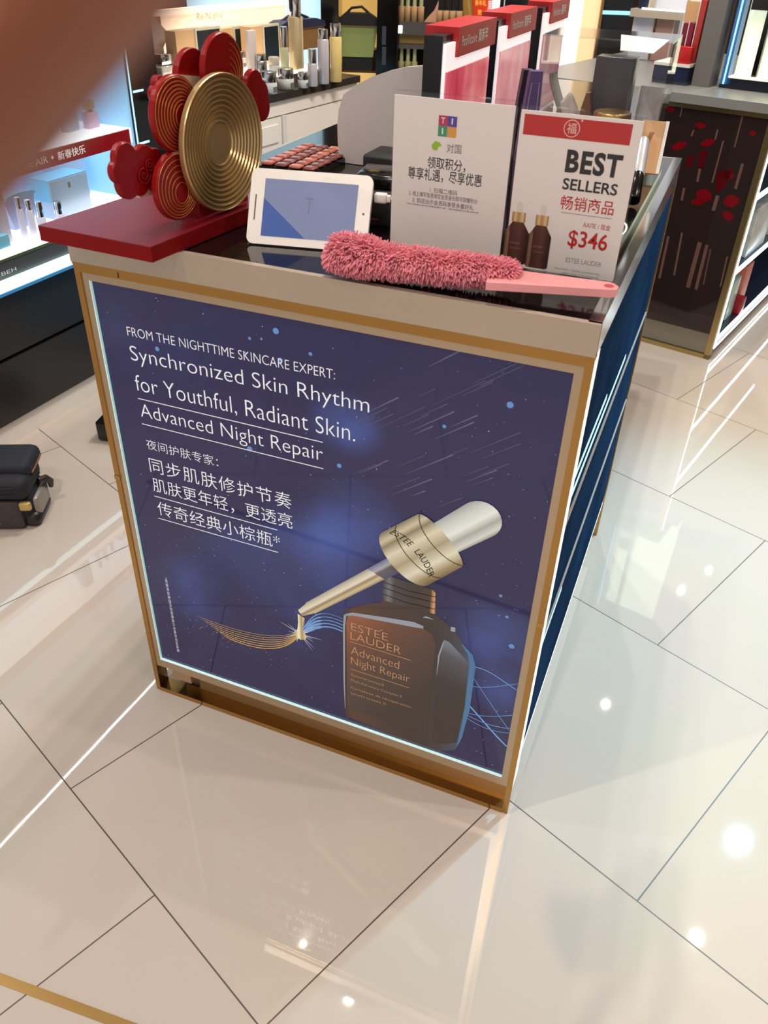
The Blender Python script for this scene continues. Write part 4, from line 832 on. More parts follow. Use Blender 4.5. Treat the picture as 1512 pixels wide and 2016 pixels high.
# products of the lower niche
def at(F, x, y, z): p = F @ Vector((x, y, z)); return (p.x, p.y, p.z)
BOXB = mat('ice_blue_card', (120, 200, 232), 0.35); BOXL = mat('ice_lilac_card', (186, 208, 232), 0.35)
def giftbox(x, y, w, d, h, lab, z=0.5925):
    t = thing('gift_box', lab, 'box', at(FL, x, y, z), 87)
    part('carton', MB().rbox(-w / 2, w / 2, -d / 2, d / 2, 0, h, .003), BOXL, t); part('lid_top', MB().box(-w / 2 + .002, w / 2 - .002, -d / 2 + .002, d / 2 - .002, h, h + .002), BOXB, t, 'ice blue top')
    part('fluted_end', MB().box(-w / 2 - .001, -w / 2 + .001, -d / 2 + .003, d / 2 - .003, h * .45, h), BOXB, t); part('emblem', MB().box(-.006, .004, -d / 2 - .0008, -d / 2, h * .72, h * .86), mat('emblem_gold', (150, 130, 96), .4), t)
giftbox(0.575, 0.115, 0.17, 0.09, 0.115, 'pale blue gift box with tiny emblem, nearer one in the blue niche')
giftbox(0.69, 0.235, 0.20, 0.09, 0.125, 'pale blue gift box with tiny emblem, farther one against the niche back')
def ctube(x, y, lab, h=0.10, r=0.014, cap=CHROME, body=None, F=FL, z=0.5925, name='cosmetic_tube', rz=87, capf=.3):
    t = thing(name, lab, 'cosmetics', at(F, x, y, z), rz)
    part('tube_body', MB().lathe([(r * .9, 0), (r, .003), (r, h * (1 - capf)), (r * .8, h * (1 - capf) + .002)], 20), body or mat('lilac_white', (214, 216, 236), .25), t); part('cap', MB().lathe([(r * .82, h * (1 - capf) + .002), (r * .82, h - .002), (r * .74, h)], 20), cap, t)
    return t
ctube(0.318, 0.03, 'slim white and silver tube, leftmost of the three standing in the blue niche', 0.115, 0.010)
ctube(0.352, 0.028, 'white and silver tube, middle of the three standing in the blue niche', 0.10, 0.011)
ctube(0.395, 0.032, 'stouter tube with dark and silver cap, rightmost of the three in the blue niche', 0.085, 0.014, capf=.55)
ctube(0.478, 0.04, 'short jar-like tube with silver cap at the front of the blue gift boxes', 0.065, 0.016, capf=.6)
tj = thing('product_display', 'fan-shaped pale blue tester stand with curved top in the blue niche', 'display stand', at(FL, 0.40, 0.12, 0.5925), 87)
part('stand', MB().prism([(-0.05, 0), (0.03, 0), (0.05, 0.085), (-0.075, 0.10)], -0.02, 0.02), mat('frosted_lilac', (176, 186, 224), .2), tj); part('curved_top', MB().prism(arc(-0.01, .095, .06, 0, 360, 20, .010)[:-1], -0.03, 0.03), BOXB, tj, 'ice blue curved top')
solo('carton', MB().rbox(-.022, .022, -.02, .02, 0, .15, .002), mat('pale_lilac_card', (206, 206, 226), .3), 'tall pale lilac carton at the left end of the blue niche', 'box', at(FL, 0.245, 0.045, .5925), 87)
solo('carton', MB().rbox(-.035, .028, -.012, .012, 0, .035, .002), BOXB, 'low cyan carton at the front left of the blue niche', 'box', at(FL, 0.205, 0.012, .5925), 87)
def perfume(px, py, y, z, lab, bc, cc, s=1.0):
    q = U(FL, 'y', y, px, py); t = thing('perfume_bottle', lab, 'perfume', at(FL, q.x, y, z), 87)
    part('glass_bottle', MB().rbox(-.026 * s, .026 * s, -.014, .014, 0, .05 * s, .005), bc, t); part('collar', MB().lathe([(.010, .05 * s), (.010, .056 * s)], 16), BRASS, t); part('cap', MB().rbox(-.017 * s, .017 * s, -.011, .011, .056 * s, .084 * s, .003), cc, t)
perfume(181, 250, 0.10, 0.8205, 'pink perfume bottle with pale gold cap on the red sign shelf', mat('pink_perfume', (206, 180, 206), .1, coat=.5), mat('pale_gold_cap', (206, 194, 150), .25, .6))
perfume(140, 262, 0.12, 0.8205, 'pale blue perfume bottle, left of the pink one', mat('blue_perfume', (170, 200, 224), .1, coat=.5), mat('pearl_cap', (206, 200, 206), .3), 1.15)
# ================================================================ WHITE COUNTER with skincare display behind the ornament
FW = frame((-0.70, 1.92, 0), 82.5)
wc = thing('display_counter', 'white drawer counter with dark top carrying skincare jars behind the flower ornament', 'counter', (-0.70, 1.92, 0), 82.5)
part('countertop', MB().box(-0.24, 0.615, -0.004, 0.60, 0.853, 0.878), mat('dark_brown_top', (58, 50, 46), .15), wc, 'dark glossy top')
DW = mat('drawer_white', (248, 238, 228), .35)
part('carcass', MB().box(-0.23, 0.60, 0.02, 0.58, 0.68, 0.853), WHITE, wc)
part('drawer', MB().box(-0.23, 0.60, 0.004, 0.02, 0.803, 0.851), DW, wc, 'upper drawer front'); part('drawer', MB().box(0.085, 0.60, 0.004, 0.02, 0.693, 0.798), DW, wc, 'lower right drawer front'); part('drawer', MB().box(-0.23, 0.055, 0.004, 0.02, 0.693, 0.798), DW, wc, 'lower left drawer front')
part('raised_panel', MB().box(-0.16, 0.03, 0.0, 0.004, 0.715, 0.775), DW, wc)
part('post', MB().box(0.058, 0.082, -0.002, 0.02, 0.0, 0.80), WHITE, wc); part('gold_rail', MB().box(-0.23, 0.60, 0.0, 0.58, 0.672, 0.69), BRASS, wc)
part('lower_case', MB().box(-0.23, 0.60, 0.06, 0.58, 0.0, 0.672), mat('teal_glass_case', (70, 130, 165), .1, emit=(90, 160, 200), es=.3), wc, 'blue lit lower case')
TZ = 0.8785
def jar(F, x, y, z, r, h, lab, lid=SILVER, body=None, rz=82.5):
    t = thing('cream_jar', lab, 'jar', at(F, x, y, z), rz, group=None)
    part('jar_body', MB().lathe([(r * .9, 0), (r, .003), (r, h * .5), (r * .95, h * .52)], 28), body or mat('frosted_glass', (206, 208, 206), .15, coat=.5), t)
    part('lid', MB().lathe([(r * .96, h * .54), (r * .97, h * .56), (r * .97, h * .97), (r * .92, h)], 28), lid, t, 'silver lid')
    part('jar_label', MB().box(-r * .35, r * .3, -r - .0008, -r * .9, h * .10, h * .34), mat('label_dark', (110, 108, 108), .4), t)
    return t
q = lambda px, py: U(FW, 'z', TZ, px, py)
v = q(545, 186); jar(FW, v.x, v.y + .035, TZ, 0.031, 0.072, 'silver-lidded cream jar, largest and leftmost in the front row of the white counter')
v = q(577, 177); jar(FW, v.x, v.y + .032, TZ, 0.031, 0.070, 'silver-lidded cream jar, second in the front row of the white counter')
v = q(610, 174); jar(FW, v.x, v.y + .030, TZ, 0.020, 0.052, 'small silver-lidded cream jar, third in the front row of the white counter')
def bottle(F, px, py, z, r, h, lab, body, cap, capf=.22, dy=.03, rz=82.5, sq=False, name='lotion_bottle'):
    v = U(F, 'z', z, px, py); t = thing(name, lab, 'bottle', at(F, v.x, v.y + dy, z), rz)
    hb = h * (1 - capf)
    if sq: part('bottle_body', MB().rbox(-r, r, -r * .7, r * .7, 0, hb, r * .18), body, t)
    else: part('bottle_body', MB().lathe([(r * .92, 0), (r, .004), (r, hb - .004), (r * .86, hb)], 24), body, t)
    part('cap', MB().lathe([(r * .86, hb + .001), (r * .88, h - .003), (r * .8, h)], 24), cap, t); return t
PEARL = mat('pearl_white', (204, 200, 206), .25, .2); YEL = mat('pale_yellow_glass', (226, 200, 130), .15)
bottle(FW, 629, 171, TZ, 0.0185, 0.125, 'silver-white bottle, shortest of the three at the right of the white counter', PEARL, SILVER, .38)
bottle(FW, 650, 166, TZ, 0.0215, 0.185, 'tall silver-white bottle, middle of the three at the right of the white counter', PEARL, SILVER, .18)
bottle(FW, 674, 162, TZ, 0.0235, 0.20, 'pale yellow bottle with silver cap at the right of the white counter', YEL, CHROME, .22)
# lit riser and the things on it
rs = thing('display_riser', 'low lit white riser at the back of the white counter', 'riser', at(FW, 0.16, 0.10, TZ), 82.5)
part('riser_body', MB().box(-0.38, 0.30, 0, 0.42, 0, 0.030), mat('riser_dark', (80, 70, 64), .3), rs); part('lit_top', MB().box(-0.385, 0.305, -0.004, 0.42, 0.030, 0.038), mat('lit_riser', (255, 250, 240), .3, emit=(255, 248, 236), es=.7), rs, 'glowing white top')
RZ = TZ + 0.0385
bd_ = thing('display_backdrop', 'cream illuminated backdrop panel with faint lettering behind the skincare', 'display panel', at(FW, 0.0, 0.54, TZ), 82.5)
FB = frame(at(FW, 0.0, 0.54, TZ), 82.5)
a1 = U(FB, 'y', 0, 281, 22); a2 = U(FB, 'y', 0, 563, 6); a3 = U(FB, 'y', 0, 340, 60)
part('panel', MB().box(a1.x + .09, a2.x, 0, 0.02, 0.0, a1.z), mat('lit_cream', (250, 226, 200), .4, emit=(255, 228, 200), es=.62), bd_)
part('mirror_wing', MB().box(a1.x, a1.x + .088, 0.0, 0.015, 0.03, a1.z - .02), mat('dim_mirror', (120, 100, 70), .1, .9), bd_); part('top_rail', MB().box(a1.x, a2.x, -.01, .02, a1.z - .018, a1.z), mat('lit_cream_rail', (255, 240, 222), .4, emit=(255, 240, 222), es=.8), bd_)
b1 = U(FB, 'y', -.001, 388, 38); b2 = U(FB, 'y', -.001, 438, 28)
part('backdrop_text', letters('Re-Nutriv', b1.x, b1.z - .004, b2.x - b1.x, .024, -.001, -.012), mat('ink_pale_brown', (196, 168, 148), .4), bd_)
def mbox(pxl, pxr, pyb, pyt, y, lab):
    A_ = U(FW, 'y', y, pxl, pyb); B_ = U(FW, 'y', y, pxr, pyb); T_ = U(FW, 'y', y, pxr, pyt)
    w_ = B_.x - A_.x; h_ = T_.z - RZ
    t = thing('boxed_set', lab, 'box', at(FW, (A_.x + B_.x) / 2, y, RZ), 82.5 - 0)
    part('carton', MB().box(-w_ / 2, w_ / 2, 0, .05, 0, h_), mat('tan_gift_card', (216, 176, 128), .4), t)
    part('window_frame', MB().box(-w_ / 2 + w_ * .42, w_ / 2 + .004, -.006, 0, .004, h_ + .004), mat('pale_frame', (212, 206, 186), .3), t); part('window', MB().box(-w_ / 2 + w_ * .42 + .007, w_ / 2 - .003, -.0068, -.006, .012, h_ - .005), mat('dark_window', (36, 44, 48), .08), t, 'dark glossy window')
mbox(350, 435, 115, 52, 0.30, 'tan boxed set with dark window, leftmost of three on the lit riser')
mbox(435, 497, 112, 50, 0.38, 'tan boxed set with dark window, middle of three on the lit riser')
mbox(496, 548, 108, 47, 0.30, 'tan boxed set with dark window, rightmost of three on the lit riser')
rq = lambda px, py: U(FW, 'z', RZ, px, py)
v = rq(503, 152); solo('slim_carton', MB().rbox(-.022, .022, -.008, .008, 0, .15, .0015), mat('white_carton', (226, 214, 208), .4), 'slim white upright carton with tiny dark mark before the dark windows', 'box', at(FW, v.x, v.y + .012, RZ), 82.5)
bottle(FW, 527, 152, RZ, 0.024, 0.075, 'rounded silver glass tumbler jar beside the slim white carton', SILVER, CHROME, .3)
v = rq(551, 146); jar(FW, v.x, v.y + .025, RZ, 0.021, 0.056, 'small pearly cream jar standing on the lit riser', lid=mat('cream_lid', (222, 212, 190), .3, .3))
v = rq(484, 135); jar(FW, v.x, v.y + .025, RZ, 0.023, 0.058, 'silver cream jar half hidden by the slim white carton')
bottle(FW, 574, 142, RZ, 0.0165, 0.15, 'slim pale green bottle with silver cap on the lit riser', mat('celadon_glass', (190, 190, 150), .15), SILVER, .45)
bottle(FW, 597, 138, RZ, 0.026, 0.25, 'tall square clear bottle with gold and silver cap on the lit riser', mat('smoky_gold_glass', (206, 186, 146), .1, .2), CHROME, .28, sq=True, name='perfume_bottle')
# pouch bag behind the bottles
def pouch(F, pxl, pxr, pyb, pyt, y, z, lab, top, side, rz=82.5):
    A_ = U(F, 'y', y, pxl, pyb); B_ = U(F, 'y', y, pxr, pyb); T_ = U(F, 'y', y, (pxl + pxr) / 2, pyt)
    w_ = (B_.x - A_.x) / 2; h_ = T_.z - z
    t = thing('vanity_bag', lab, 'bag', at(F, (A_.x + B_.x) / 2, y, z), rz)
    part('bag_body', MB().prism([(-w_ * .8, 0), (w_ * .8, 0), (w_, h_ * .62), (-w_, h_ * .62)], 0, .07), side, t)
    part('lid', MB().prism([(-w_ * 1.02, h_ * .62), (w_ * 1.02, h_ * .62), (w_ * .98, h_ * .78), (w_ * .6, h_ * .88), (-w_ * .6, h_ * .88), (-w_ * .98, h_ * .74)], -.004, .074), top, t); part('piping', MB().box(-w_ * 1.0, w_ * 1.0, -.006, -.003, h_ * .62, h_ * .635), BRASS, t)
    part('handle', MB().tube([(-w_ * .55, .035, h_ * .86), (-w_ * .3, .035, h_ * .97), (w_ * .2, .035, h_), (w_ * .55, .035, h_ * .88)], .006, 8), top, t)
    return t
pouch(FW, 548, 640, 118, 30, 0.44, RZ, 'navy vanity bag with tan sides behind the tall square bottle', mat('navy_fabric', (34, 40, 74), .5), mat('tan_leather', (150, 112, 66), .4))
# crystal and glass things at the left end
cr = MB(); CP = [(-.045, -.02, 0.085), (.030, -.02, .09), (.03, .03, 0), (-.03, .03, 0), (-.055, -.01, .235), (.062, -.025, .135), (.012, .02, .19)]
cr.add(CP, [(0, 3, 2, 1), (0, 1, 5, 4), (1, 2, 6, 5), (2, 3, 6), (3, 0, 4), (3, 4, 6), (4, 5, 6)])
v = U(FW, 'y', 0.40, 303, 105); solo('crystal_ornament', cr, mat('faceted_crystal', (190, 186, 184), .06, .35), 'faceted clear crystal ornament at the left end of the skincare display', 'ornament', at(FW, v.x, .40, RZ), 82.5)
v = U(FW, 'y', 0.34, 322, 130); t = thing('cream_jar', 'square clear glass jar with silver lid below the crystal ornament', 'jar', at(FW, v.x, .34, RZ), 82.5)
part('jar_body', MB().rbox(-.042, .042, -.03, .03, 0, .045, .006), mat('clear_block_glass', (206, 200, 186), .06, .25), t); part('lid', MB().rbox(-.036, .036, -.026, .026, .047, .082, .004), CHROME, t)
v = U(FW, 'y', 0.36, 356, 118); t = thing('lotion_bottle', 'small bottle with square silver cap beside the square glass jar', 'bottle', at(FW, v.x, .36, RZ), 82.5)
part('bottle_body', MB().rbox(-.02, .02, -.015, .015, 0, .055, .004), mat('amber_gold', (170, 130, 76), .15), t); part('cap', MB().rbox(-.017, .017, -.013, .013, .057, .095, .003), CHROME, t)
# pale blue glass-topped case glimpsed behind the tester tray
lg_ = thing('glass_case', 'low pale blue glass display case behind the tester tray', 'display case', (-0.18, 1.52, 0), 82.5)
part('case_body', MB().box(-.16, .16, 0, .5, 0, .55), mat('teal_glass_case', (70, 130, 165), .1), lg_); part('glass_top', MB().box(-.17, .17, -.01, .51, .55, .575), mat('lit_blue_top', (150, 205, 232), .08, emit=(120, 185, 220), es=.55), lg_)
# ================================================================ FAR WALL SHELVING
DG = 4.7
dirh = Vector((CF.x, CF.y, 0)).normalized()
OG = Vector((CAM.x, CAM.y, 0)) + dirh * DG
RG = math.degrees(math.atan2(-dirh.x, dirh.y))
FG = frame(OG, RG)
g_ = lambda px, py, y=0.0: U(FG, 'y', y, px, py)
def span(pxl, pxr, pyb, y=0.0): a = g_(pxl, pyb, y); b = g_(pxr, pyb, y); return a.x, b.x, (a.z + b.z) / 2
YG = mat('lit_yellow', (236, 190, 104), .4, emit=(238, 190, 104), es=.45)
fc = thing('wall_shelving', 'tall black wall shelving with lit yellow niche far behind the white counter', 'shelving', tuple(OG), RG)
xa, xb, z_ = span(632, 667, 60); part('post', MB().box(xa, xb, 0, .3, 0, 2.4), BLACK, fc, 'black post')
xc, xd, z_ = span(742, 782, 60); part('post', MB().box(xc, xd, -.02, .3, 0, 2.4), BLACK, fc, 'black post')
tk = MB()
for py in (70, 110): v = g_(752, py, -.02); tk.box(v.x, v.x + .02, -.022, -.02, v.z - .04, v.z + .04)
part('post_insert', tk, mat('slate_insert', (70, 78, 84), .3), fc)
xl, xr, zb = span(667, 742, 140)
part('niche_back', MB().box(xb, xc, .28, .30, .5, 2.2), YG, fc, 'yellow lit niche back'); part('niche_shelf', MB().box(xb, xc, .02, .28, zb - .03, zb), mat('dark_wood', (70, 44, 26), .3), fc); part('shelf_front', MB().box(xb, xc, .0, .02, zb - .16, zb - .01), mat('lit_yellow_front', (226, 190, 120), .4, emit=(226, 190, 120), es=.3), fc)
t = thing('book_box', 'tan book-shaped box lying on the yellow niche shelf', 'box', (FG @ Vector((xc - .105, .10, zb + .0005))), RG); part('carton', MB().box(-.03, .1, 0, .12, 0, .075), mat('ochre_card', (170, 116, 50), .4), t); part('top_sheet', MB().box(-.032, .1, -.003, .12, .075, .085), mat('grey_sheet', (112, 106, 104), .5), t)
pouch(FG, 664, 742, 108, 14, .02, g_(700, 112, .02).z, 'black vanity bag with pale green and gold front on the yellow niche shelf', mat('black_fabric', (30, 28, 26), .6), mat('pale_green_fabric', (150, 168, 100), .5), RG)
sb_ = thing('display_riser', 'dark riser under the black vanity bag in the yellow niche', 'riser', (FG @ Vector((xb + .125, .02, zb + .0005))), RG)
hh_ = g_(700, 112, .02).z - zb - .0012
part('riser_body', MB().box(-.11, .045, 0, .06, 0, hh_), BLACKM, sb_); part('riser_top', MB().box(-.11, .045, 0, .06, hh_ - .006, hh_), BLACK, sb_)
# pale blue lit panel to the left of the post
xq, _, _ = span(560, 632, 60); part('blue_panel', MB().box(xq - .5, xa, .10, .14, .5, 2.2), mat('lit_sky_panel', (190, 226, 240), .4, emit=(186, 226, 244), es=.75), fc, 'pale blue lit panel')
part('dark_back', MB().box(xq - 1.8, xq - .25, .3, .34, 0, 2.2), mat('dark_brown_back', (44, 30, 26), .5), fc)
# shelves with brushes and tubes
sh = thing('wall_shelving', 'open wall shelving with pale tubes and acrylic rails right of the black post', 'shelving', (FG @ Vector((xd + .01, 0, 0))), RG)
FSH = frame(FG @ Vector((xd + .01, 0, 0)), RG); s_ = lambda px, py, y=0.0: U(FSH, 'y', y, px, py)
XR = s_(985, 60).x
z1 = s_(880, 50).z; z2 = s_(830, 88).z; z3 = s_(830, 135).z
part('back_panel', MB().box(0, XR, .30, .32, .4, 2.2), mat('shelf_dark_back', (36, 30, 28), .5), sh)
for z_, lab in ((z1, 'upper shelf'), (z2, 'middle shelf'), (z3 - .03, 'lower shelf')): part('shelf', MB().box(0, XR, 0, .30, z_ - .02, z_), mat('shelf_grey', (96, 92, 92), .25), sh, lab)
part('acrylic_rail', MB().box(0, XR, -.012, -.006, z1 - .045, z1 + .012), mat('smoky_rail', (96, 92, 90), .12), sh, 'smoky acrylic rail')
for px in (784, 905): v = s_(px, 50, -.014); part('rail_clip', MB().rbox(v.x, v.x + .022, -.018, -.006, z1 - .04, z1 - .005, .003), mat('lit_clip', (255, 255, 250), .3, emit=(255, 255, 250), es=.6), sh)
part('ochre_panel', MB().box(0.002, XR * .55, .01, .02, z2 + .002, z2 + .085), mat('ochre_panel', (150, 122, 60), .4), sh)
GREEN = mat('pale_green_tube', (198, 206, 150), .35); TANH = mat('tan_holder', (204, 164, 118), .45)
def tubeset(px, py, zz, lab, h, c1, c2, grp, s=1.0):
    v = s_(px, py, .03); t = thing('cosmetic_tube', lab, 'cosmetics', (FSH @ Vector((v.x, .035, zz))), RG, group=grp)
    part('holder', MB().lathe([(.014 * s, 0), (.019 * s, .002), (.021 * s, h * .42), (.019 * s, h * .43)], 16), c2, t); part('tube_body', MB().lathe([(.013 * s, h * .43), (.012 * s, h)], 16), c1, t)
    return t
for k, px in enumerate((790, 802, 815, 828)): tubeset(px, 40, z1 + .0005, 'pale green tube in a tan holder, one of four standing on the upper shelf', .17, GREEN, TANH, 'pale green tubes on the upper shelf', .75)
for k, px in enumerate((865, 878, 891, 904)): tubeset(px, 36, z1 + .0005, 'tan tube with black neck, one of four at the middle of the upper shelf', .14, BLACKM, TANH, 'tan tubes on the upper shelf', .78)
for k, px in enumerate((790, 803, 816)): tubeset(px, 120, z3 - .0295, 'pale green tube on the lower shelf, one of three beside the black post', .13, GREEN, mat('olive_holder', (176, 168, 116), .4), 'pale green tubes on the lower shelf', .78)
v = s_(850, 45, .02); cs_ = solo('swatch_card', MB().prism([(-.045, 0), (.035, 0), (.045, .055), (.03, .105), (0.01, .06), (-.02, .03)], 0, .004), mat('peach_card', (236, 180, 148), .5), 'peach curved swatch card between the two groups of tubes', 'card', (FSH @ Vector((v.x, .03, z1 + .0005))), RG)
v = s_(925, 45, .04); gb = thing('gift_bag', 'gold folded carton left of the red festive poster', 'box', (FSH @ Vector((v.x, .045, z1 + .0005))), RG)
part('carton', MB().prism([(-.03, 0), (.045, 0), (.01, .16), (-.05, .16)], 0, .03), mat('gold_card', (206, 156, 70), .35, .3), gb); part('fold', MB().prism([(.0, 0), (.012, 0), (-.02, .16), (-.03, .16)], -.002, 0), mat('pale_gold_card', (226, 188, 112), .35, .3), gb)
A_ = s_(928, 30, .02); B_ = s_(972, 40, .02)
rp = thing('festive_poster', 'red festive poster with gold and white characters at the top of the photo', 'poster', (FSH @ Vector((A_.x, .03, z1 + .0005))), RG)
w_ = B_.x - A_.x; part('panel', MB().prism([(0.02, 0), (w_ + .02, 0), (w_ + .03, .24), (-.02, .24)], 0, .006), mat('festive_red', (206, 54, 22), .3, emit=(206, 54, 22), es=.3), rp)
mb = letters('新年礼', .015, .085, .055, .024, -.0006, .01); letters('贺', .03, .045, .02, .024, -.0006, .01, mb=mb); part('gold_text', mb, mat('ink_festive_gold', (236, 186, 70), .4, emit=(236, 186, 70), es=.4), rp, 'gold characters')
mb = letters('限定17', .08, .06, .055, .05, -.0006, .0); part('white_text', mb, mat('ink_white_lit', (245, 245, 245), .4, emit=(255, 255, 255), es=.3), rp, 'white characters')
part('light_post', MB().box(XR - .05, XR - .015, -.01, .3, z1 + .02, 2.2), mat('lit_white_post', (250, 250, 255), .4, emit=(250, 252, 255), es=.8), sh, 'glowing white post')
# black panel, cream pillar and black panel with cyan light lines
bp_ = thing('wall_panel', 'black glossy wall panels with cyan light lines flanking a cream lit pillar', 'wall panel', (FSH @ Vector((XR + .01, 0, 0))), RG)
FP = frame(FSH @ Vector((XR + .01, 0, 0)), RG); p_ = lambda px, py, y=0.0: U(FP, 'y', y, px, py)
xa = p_(1108, 20).x; xb = p_(1140, 60).x; xc = p_(1172, 60).x; xd = p_(1237, 40).x
part('black_panel', MB().box(0, xa, 0, .05, 0, 2.3), BLACK, bp_); part('white_strip', MB().box(xa, xb, -.01, .05, 0, 2.3), mat('lit_warm_white', (255, 246, 232), .4, emit=(255, 246, 232), es=.8), bp_)
part('cream_pillar', MB().box(xb, xc, -.03, .05, 0, 2.3), mat('lit_peach', (250, 214, 164), .4, emit=(252, 212, 160), es=.62), bp_, 'cream lit pillar'); part('black_panel', MB().box(xc + .012, xd, -.05, .05, 0, 2.3), BLACK, bp_); part('brass_edge', MB().box(xc, xc + .012, -.05, .05, 0, 2.3), BRASS, bp_)
LCY = mat('led_sky', (160, 220, 245), .3, emit=(130, 205, 240), es=1.0)
a = p_(1022, 14, -.004); b = p_(1075, 9, -.004); part('light_line', MB().box(a.x, b.x, -.006, 0, a.z - .012, a.z + .004), LCY, bp_)
a = p_(1174, 20, -.054); part('light_line', MB().box(xc + .012, xd + .03, -.056, -.05, a.z - .016, a.z), LCY, bp_)
# ================================================================ RIGHT CABINET (dark glass front, lit shelves at the side)
FR = frame((1.007, 2.342, 0), -14)
rb = thing('display_counter', 'gold-edged counter with dark lipstick picture front and lit shelves on its right side', 'counter', (1.007, 2.342, 0), -14)
L_ = -0.95; DP = 1.3
BR = mat('pale_brass', (186, 164, 112), .25, .9)
part('gold_frame', MB().box(L_, 0, -.004, .02, 0, .018).box(-.022, 0.0, -.004, .03, 0, .90).box(L_, 0, -.004, .01, .886, .902).box(L_, L_ + .02, -.004, .03, 0, .9), BR, rb, 'brass edging')
part('plinth', MB().box(L_ + .02, -.022, .004, .04, .018, .102), mat('grey_mirror_plinth', (150, 146, 136), .12, .8), rb, 'mirror plinth')
def lips_mat():
    m = bpy.data.materials.new('dark_lipstick_print'); m.use_nodes = True; nt = m.node_tree; b = nt.nodes['Principled BSDF']; b.inputs['Base Color'].default_value = (*lin((44, 33, 32)), 1); b.inputs['Roughness'].default_value = .06; b.inputs['IOR'].default_value = 1.6
    return m
pnl = part('front_picture', MB().box(L_ + .02, -.022, 0, .02, .102, .886), lips_mat(), rb, 'dark picture of red lips and gold lipsticks')
f_ = lambda px, py: (lambda v: (v.x, v.z))(U(FR, 'y', -.0002, px, py))
rd = MB()
def blob(pts, y=-.0004, mb=None): part('printed_lips', MB().flat([f_(*p) for p in pts], y), mat('ink_lip_red', (120, 12, 22), .1, ior=1.6), pnl)
def lipsp(cx, cy, w, h, ang):
    c, s = math.cos(RAD(ang)), math.sin(RAD(ang)); P = []
    for i in range(24):
        t = 2 * math.pi * i / 24; x = w * math.cos(t); y = h * math.sin(t) * (1 - .25 * abs(math.cos(t)))
        P.append((cx + x * c - y * s, cy + x * s + y * c))
    blob(P)
for a in [(1393, 281, 15, 7, -15), (1337, 287, 16, 8, -20), (1379, 247, 11, 6, 5), (1320, 214, 8, 6, 0), (1372, 398, 12, 7, 5), (1432, 345, 13, 9, 5), (1440, 396, 16, 13, -10), (1433, 425, 9, 12, -60), (1482, 262, 7, 5, 0), (1386, 385, 16, 14, 15)]: lipsp(*a)
def blob(pts, y=-.0004, mb=None): part('printed_lip_smear', MB().flat([f_(*p) for p in pts], y), mat('ink_dark_lip', (84, 10, 18), .1, ior=1.6), pnl)
rs_ = None
blob([(1378, 296), (1395, 296), (1384, 330), (1374, 330)], mb=rs_); blob([(1412, 338), (1445, 330), (1425, 372), (1408, 378)], mb=rs_); blob([(1300, 380), (1312, 378), (1306, 420), (1296, 418)], mb=rs_); blob([(1352, 310), (1368, 305), (1362, 328), (1350, 330)], mb=rs_)
def stick(x0, y0, x1, y1, w): part('printed_lipstick', poly_line(MB(), [f_(x0, y0), f_(x1, y1)], w, -.0006), mat('ink_rose_gold', (112, 82, 74), .1, ior=1.6), pnl)
for s in [(1424, 277, 1402, 360, .006), (1462, 322, 1448, 372, .010), (1413, 255, 1408, 275, .006), (1462, 228, 1446, 290, .005), (1378, 332, 1373, 358, .010), (1347, 370, 1342, 395, .009), (1413, 385, 1404, 415, .013), (1316, 465, 1298, 548, .010), (1343, 458, 1327, 542, .008), (1378, 477, 1354, 566, .016), (1392, 482, 1370, 570, .012), (1399, 490, 1385, 560, .004), (1432, 505, 1418, 565, .006), (1366, 256, 1361, 268, .006), (1343, 212, 1339, 230, .004)]: stick(*s)
part('carcass', MB().box(L_ + .01, -.34, .04, DP, .06, .886), BLACKM, rb)
part('top_slab', MB().box(L_ - .02, .01, -.012, DP + .02, .902, .932), mat('grey_top', (132, 132, 130), .35), rb, 'grey top slab')
# open lit side (local +x face)
sdm = MB().box(-.34, 0, .03, .045, .06, .886).box(-.34, 0, DP - .02, DP, .06, .886).box(-.34, 0, .03, DP, .03, .06)
part('side_case', sdm, mat('case_navy', (34, 42, 62), .2), rb)
for z_, lab in ((.06, 'bottom shelf'), (.335, 'middle shelf'), (.61, 'upper shelf')):
    sh_ = part('shelf', MB().box(-.335, -.004, .045, DP - .02, z_, z_ + .014), mat('case_navy', (34, 42, 62), .2), rb, lab)
    part('shelf_light', MB().box(-.004, .002, .045, DP - .02, z_ + .002, z_ + .020), LEDW, sh_, 'white lit edge')
part('edge_light', MB().box(-.004, .002, .032, .044, .035, .886).box(-.004, .002, .044, DP - .02, .036, .046), LEDW, rb, 'white light outline')
part('side_backlight', MB().box(-.338, -.332, .045, DP - .02, .08, .88), mat('lit_pale_green', (206, 220, 206), .4, emit=(206, 226, 214), es=.6), rb)
def onshelf(name, y, z, lab, w, d, h, m, x=-.07):
    return solo(name, MB().rbox(-d / 2, d / 2, -w / 2, w / 2, 0, h, .003), m, lab, 'box', tuple(FR @ Vector((x, y, z + .0145))), -14)
TEALG = mat('teal_pale_card', (176, 206, 198), .2)
onshelf('carton', .30, .06, 'pale teal glass-like carton on the bottom shelf of the right counter', .09, .07, .17, TEALG)
t = thing('perfume_bottle', 'dark bottle with white cap on the bottom shelf, nearest the corner', 'perfume', tuple(FR @ Vector((-.05, .15, .0745))), -14)
part('glass_bottle', MB().rbox(-.02, .02, -.02, .02, 0, .09, .004), BLACK, t); part('cap', MB().rbox(-.022, .022, -.022, .022, .091, .11, .004), WHITE, t, 'white cap')
onshelf('carton', .46, .06, 'coral carton on the bottom shelf of the right counter', .10, .07, .19, mat('coral_card', (206, 120, 106), .35)); onshelf('carton', .385, .06, 'low red carton before the coral one', .05, .05, .07, mat('deep_red_card', (150, 24, 30), .3), -.03)
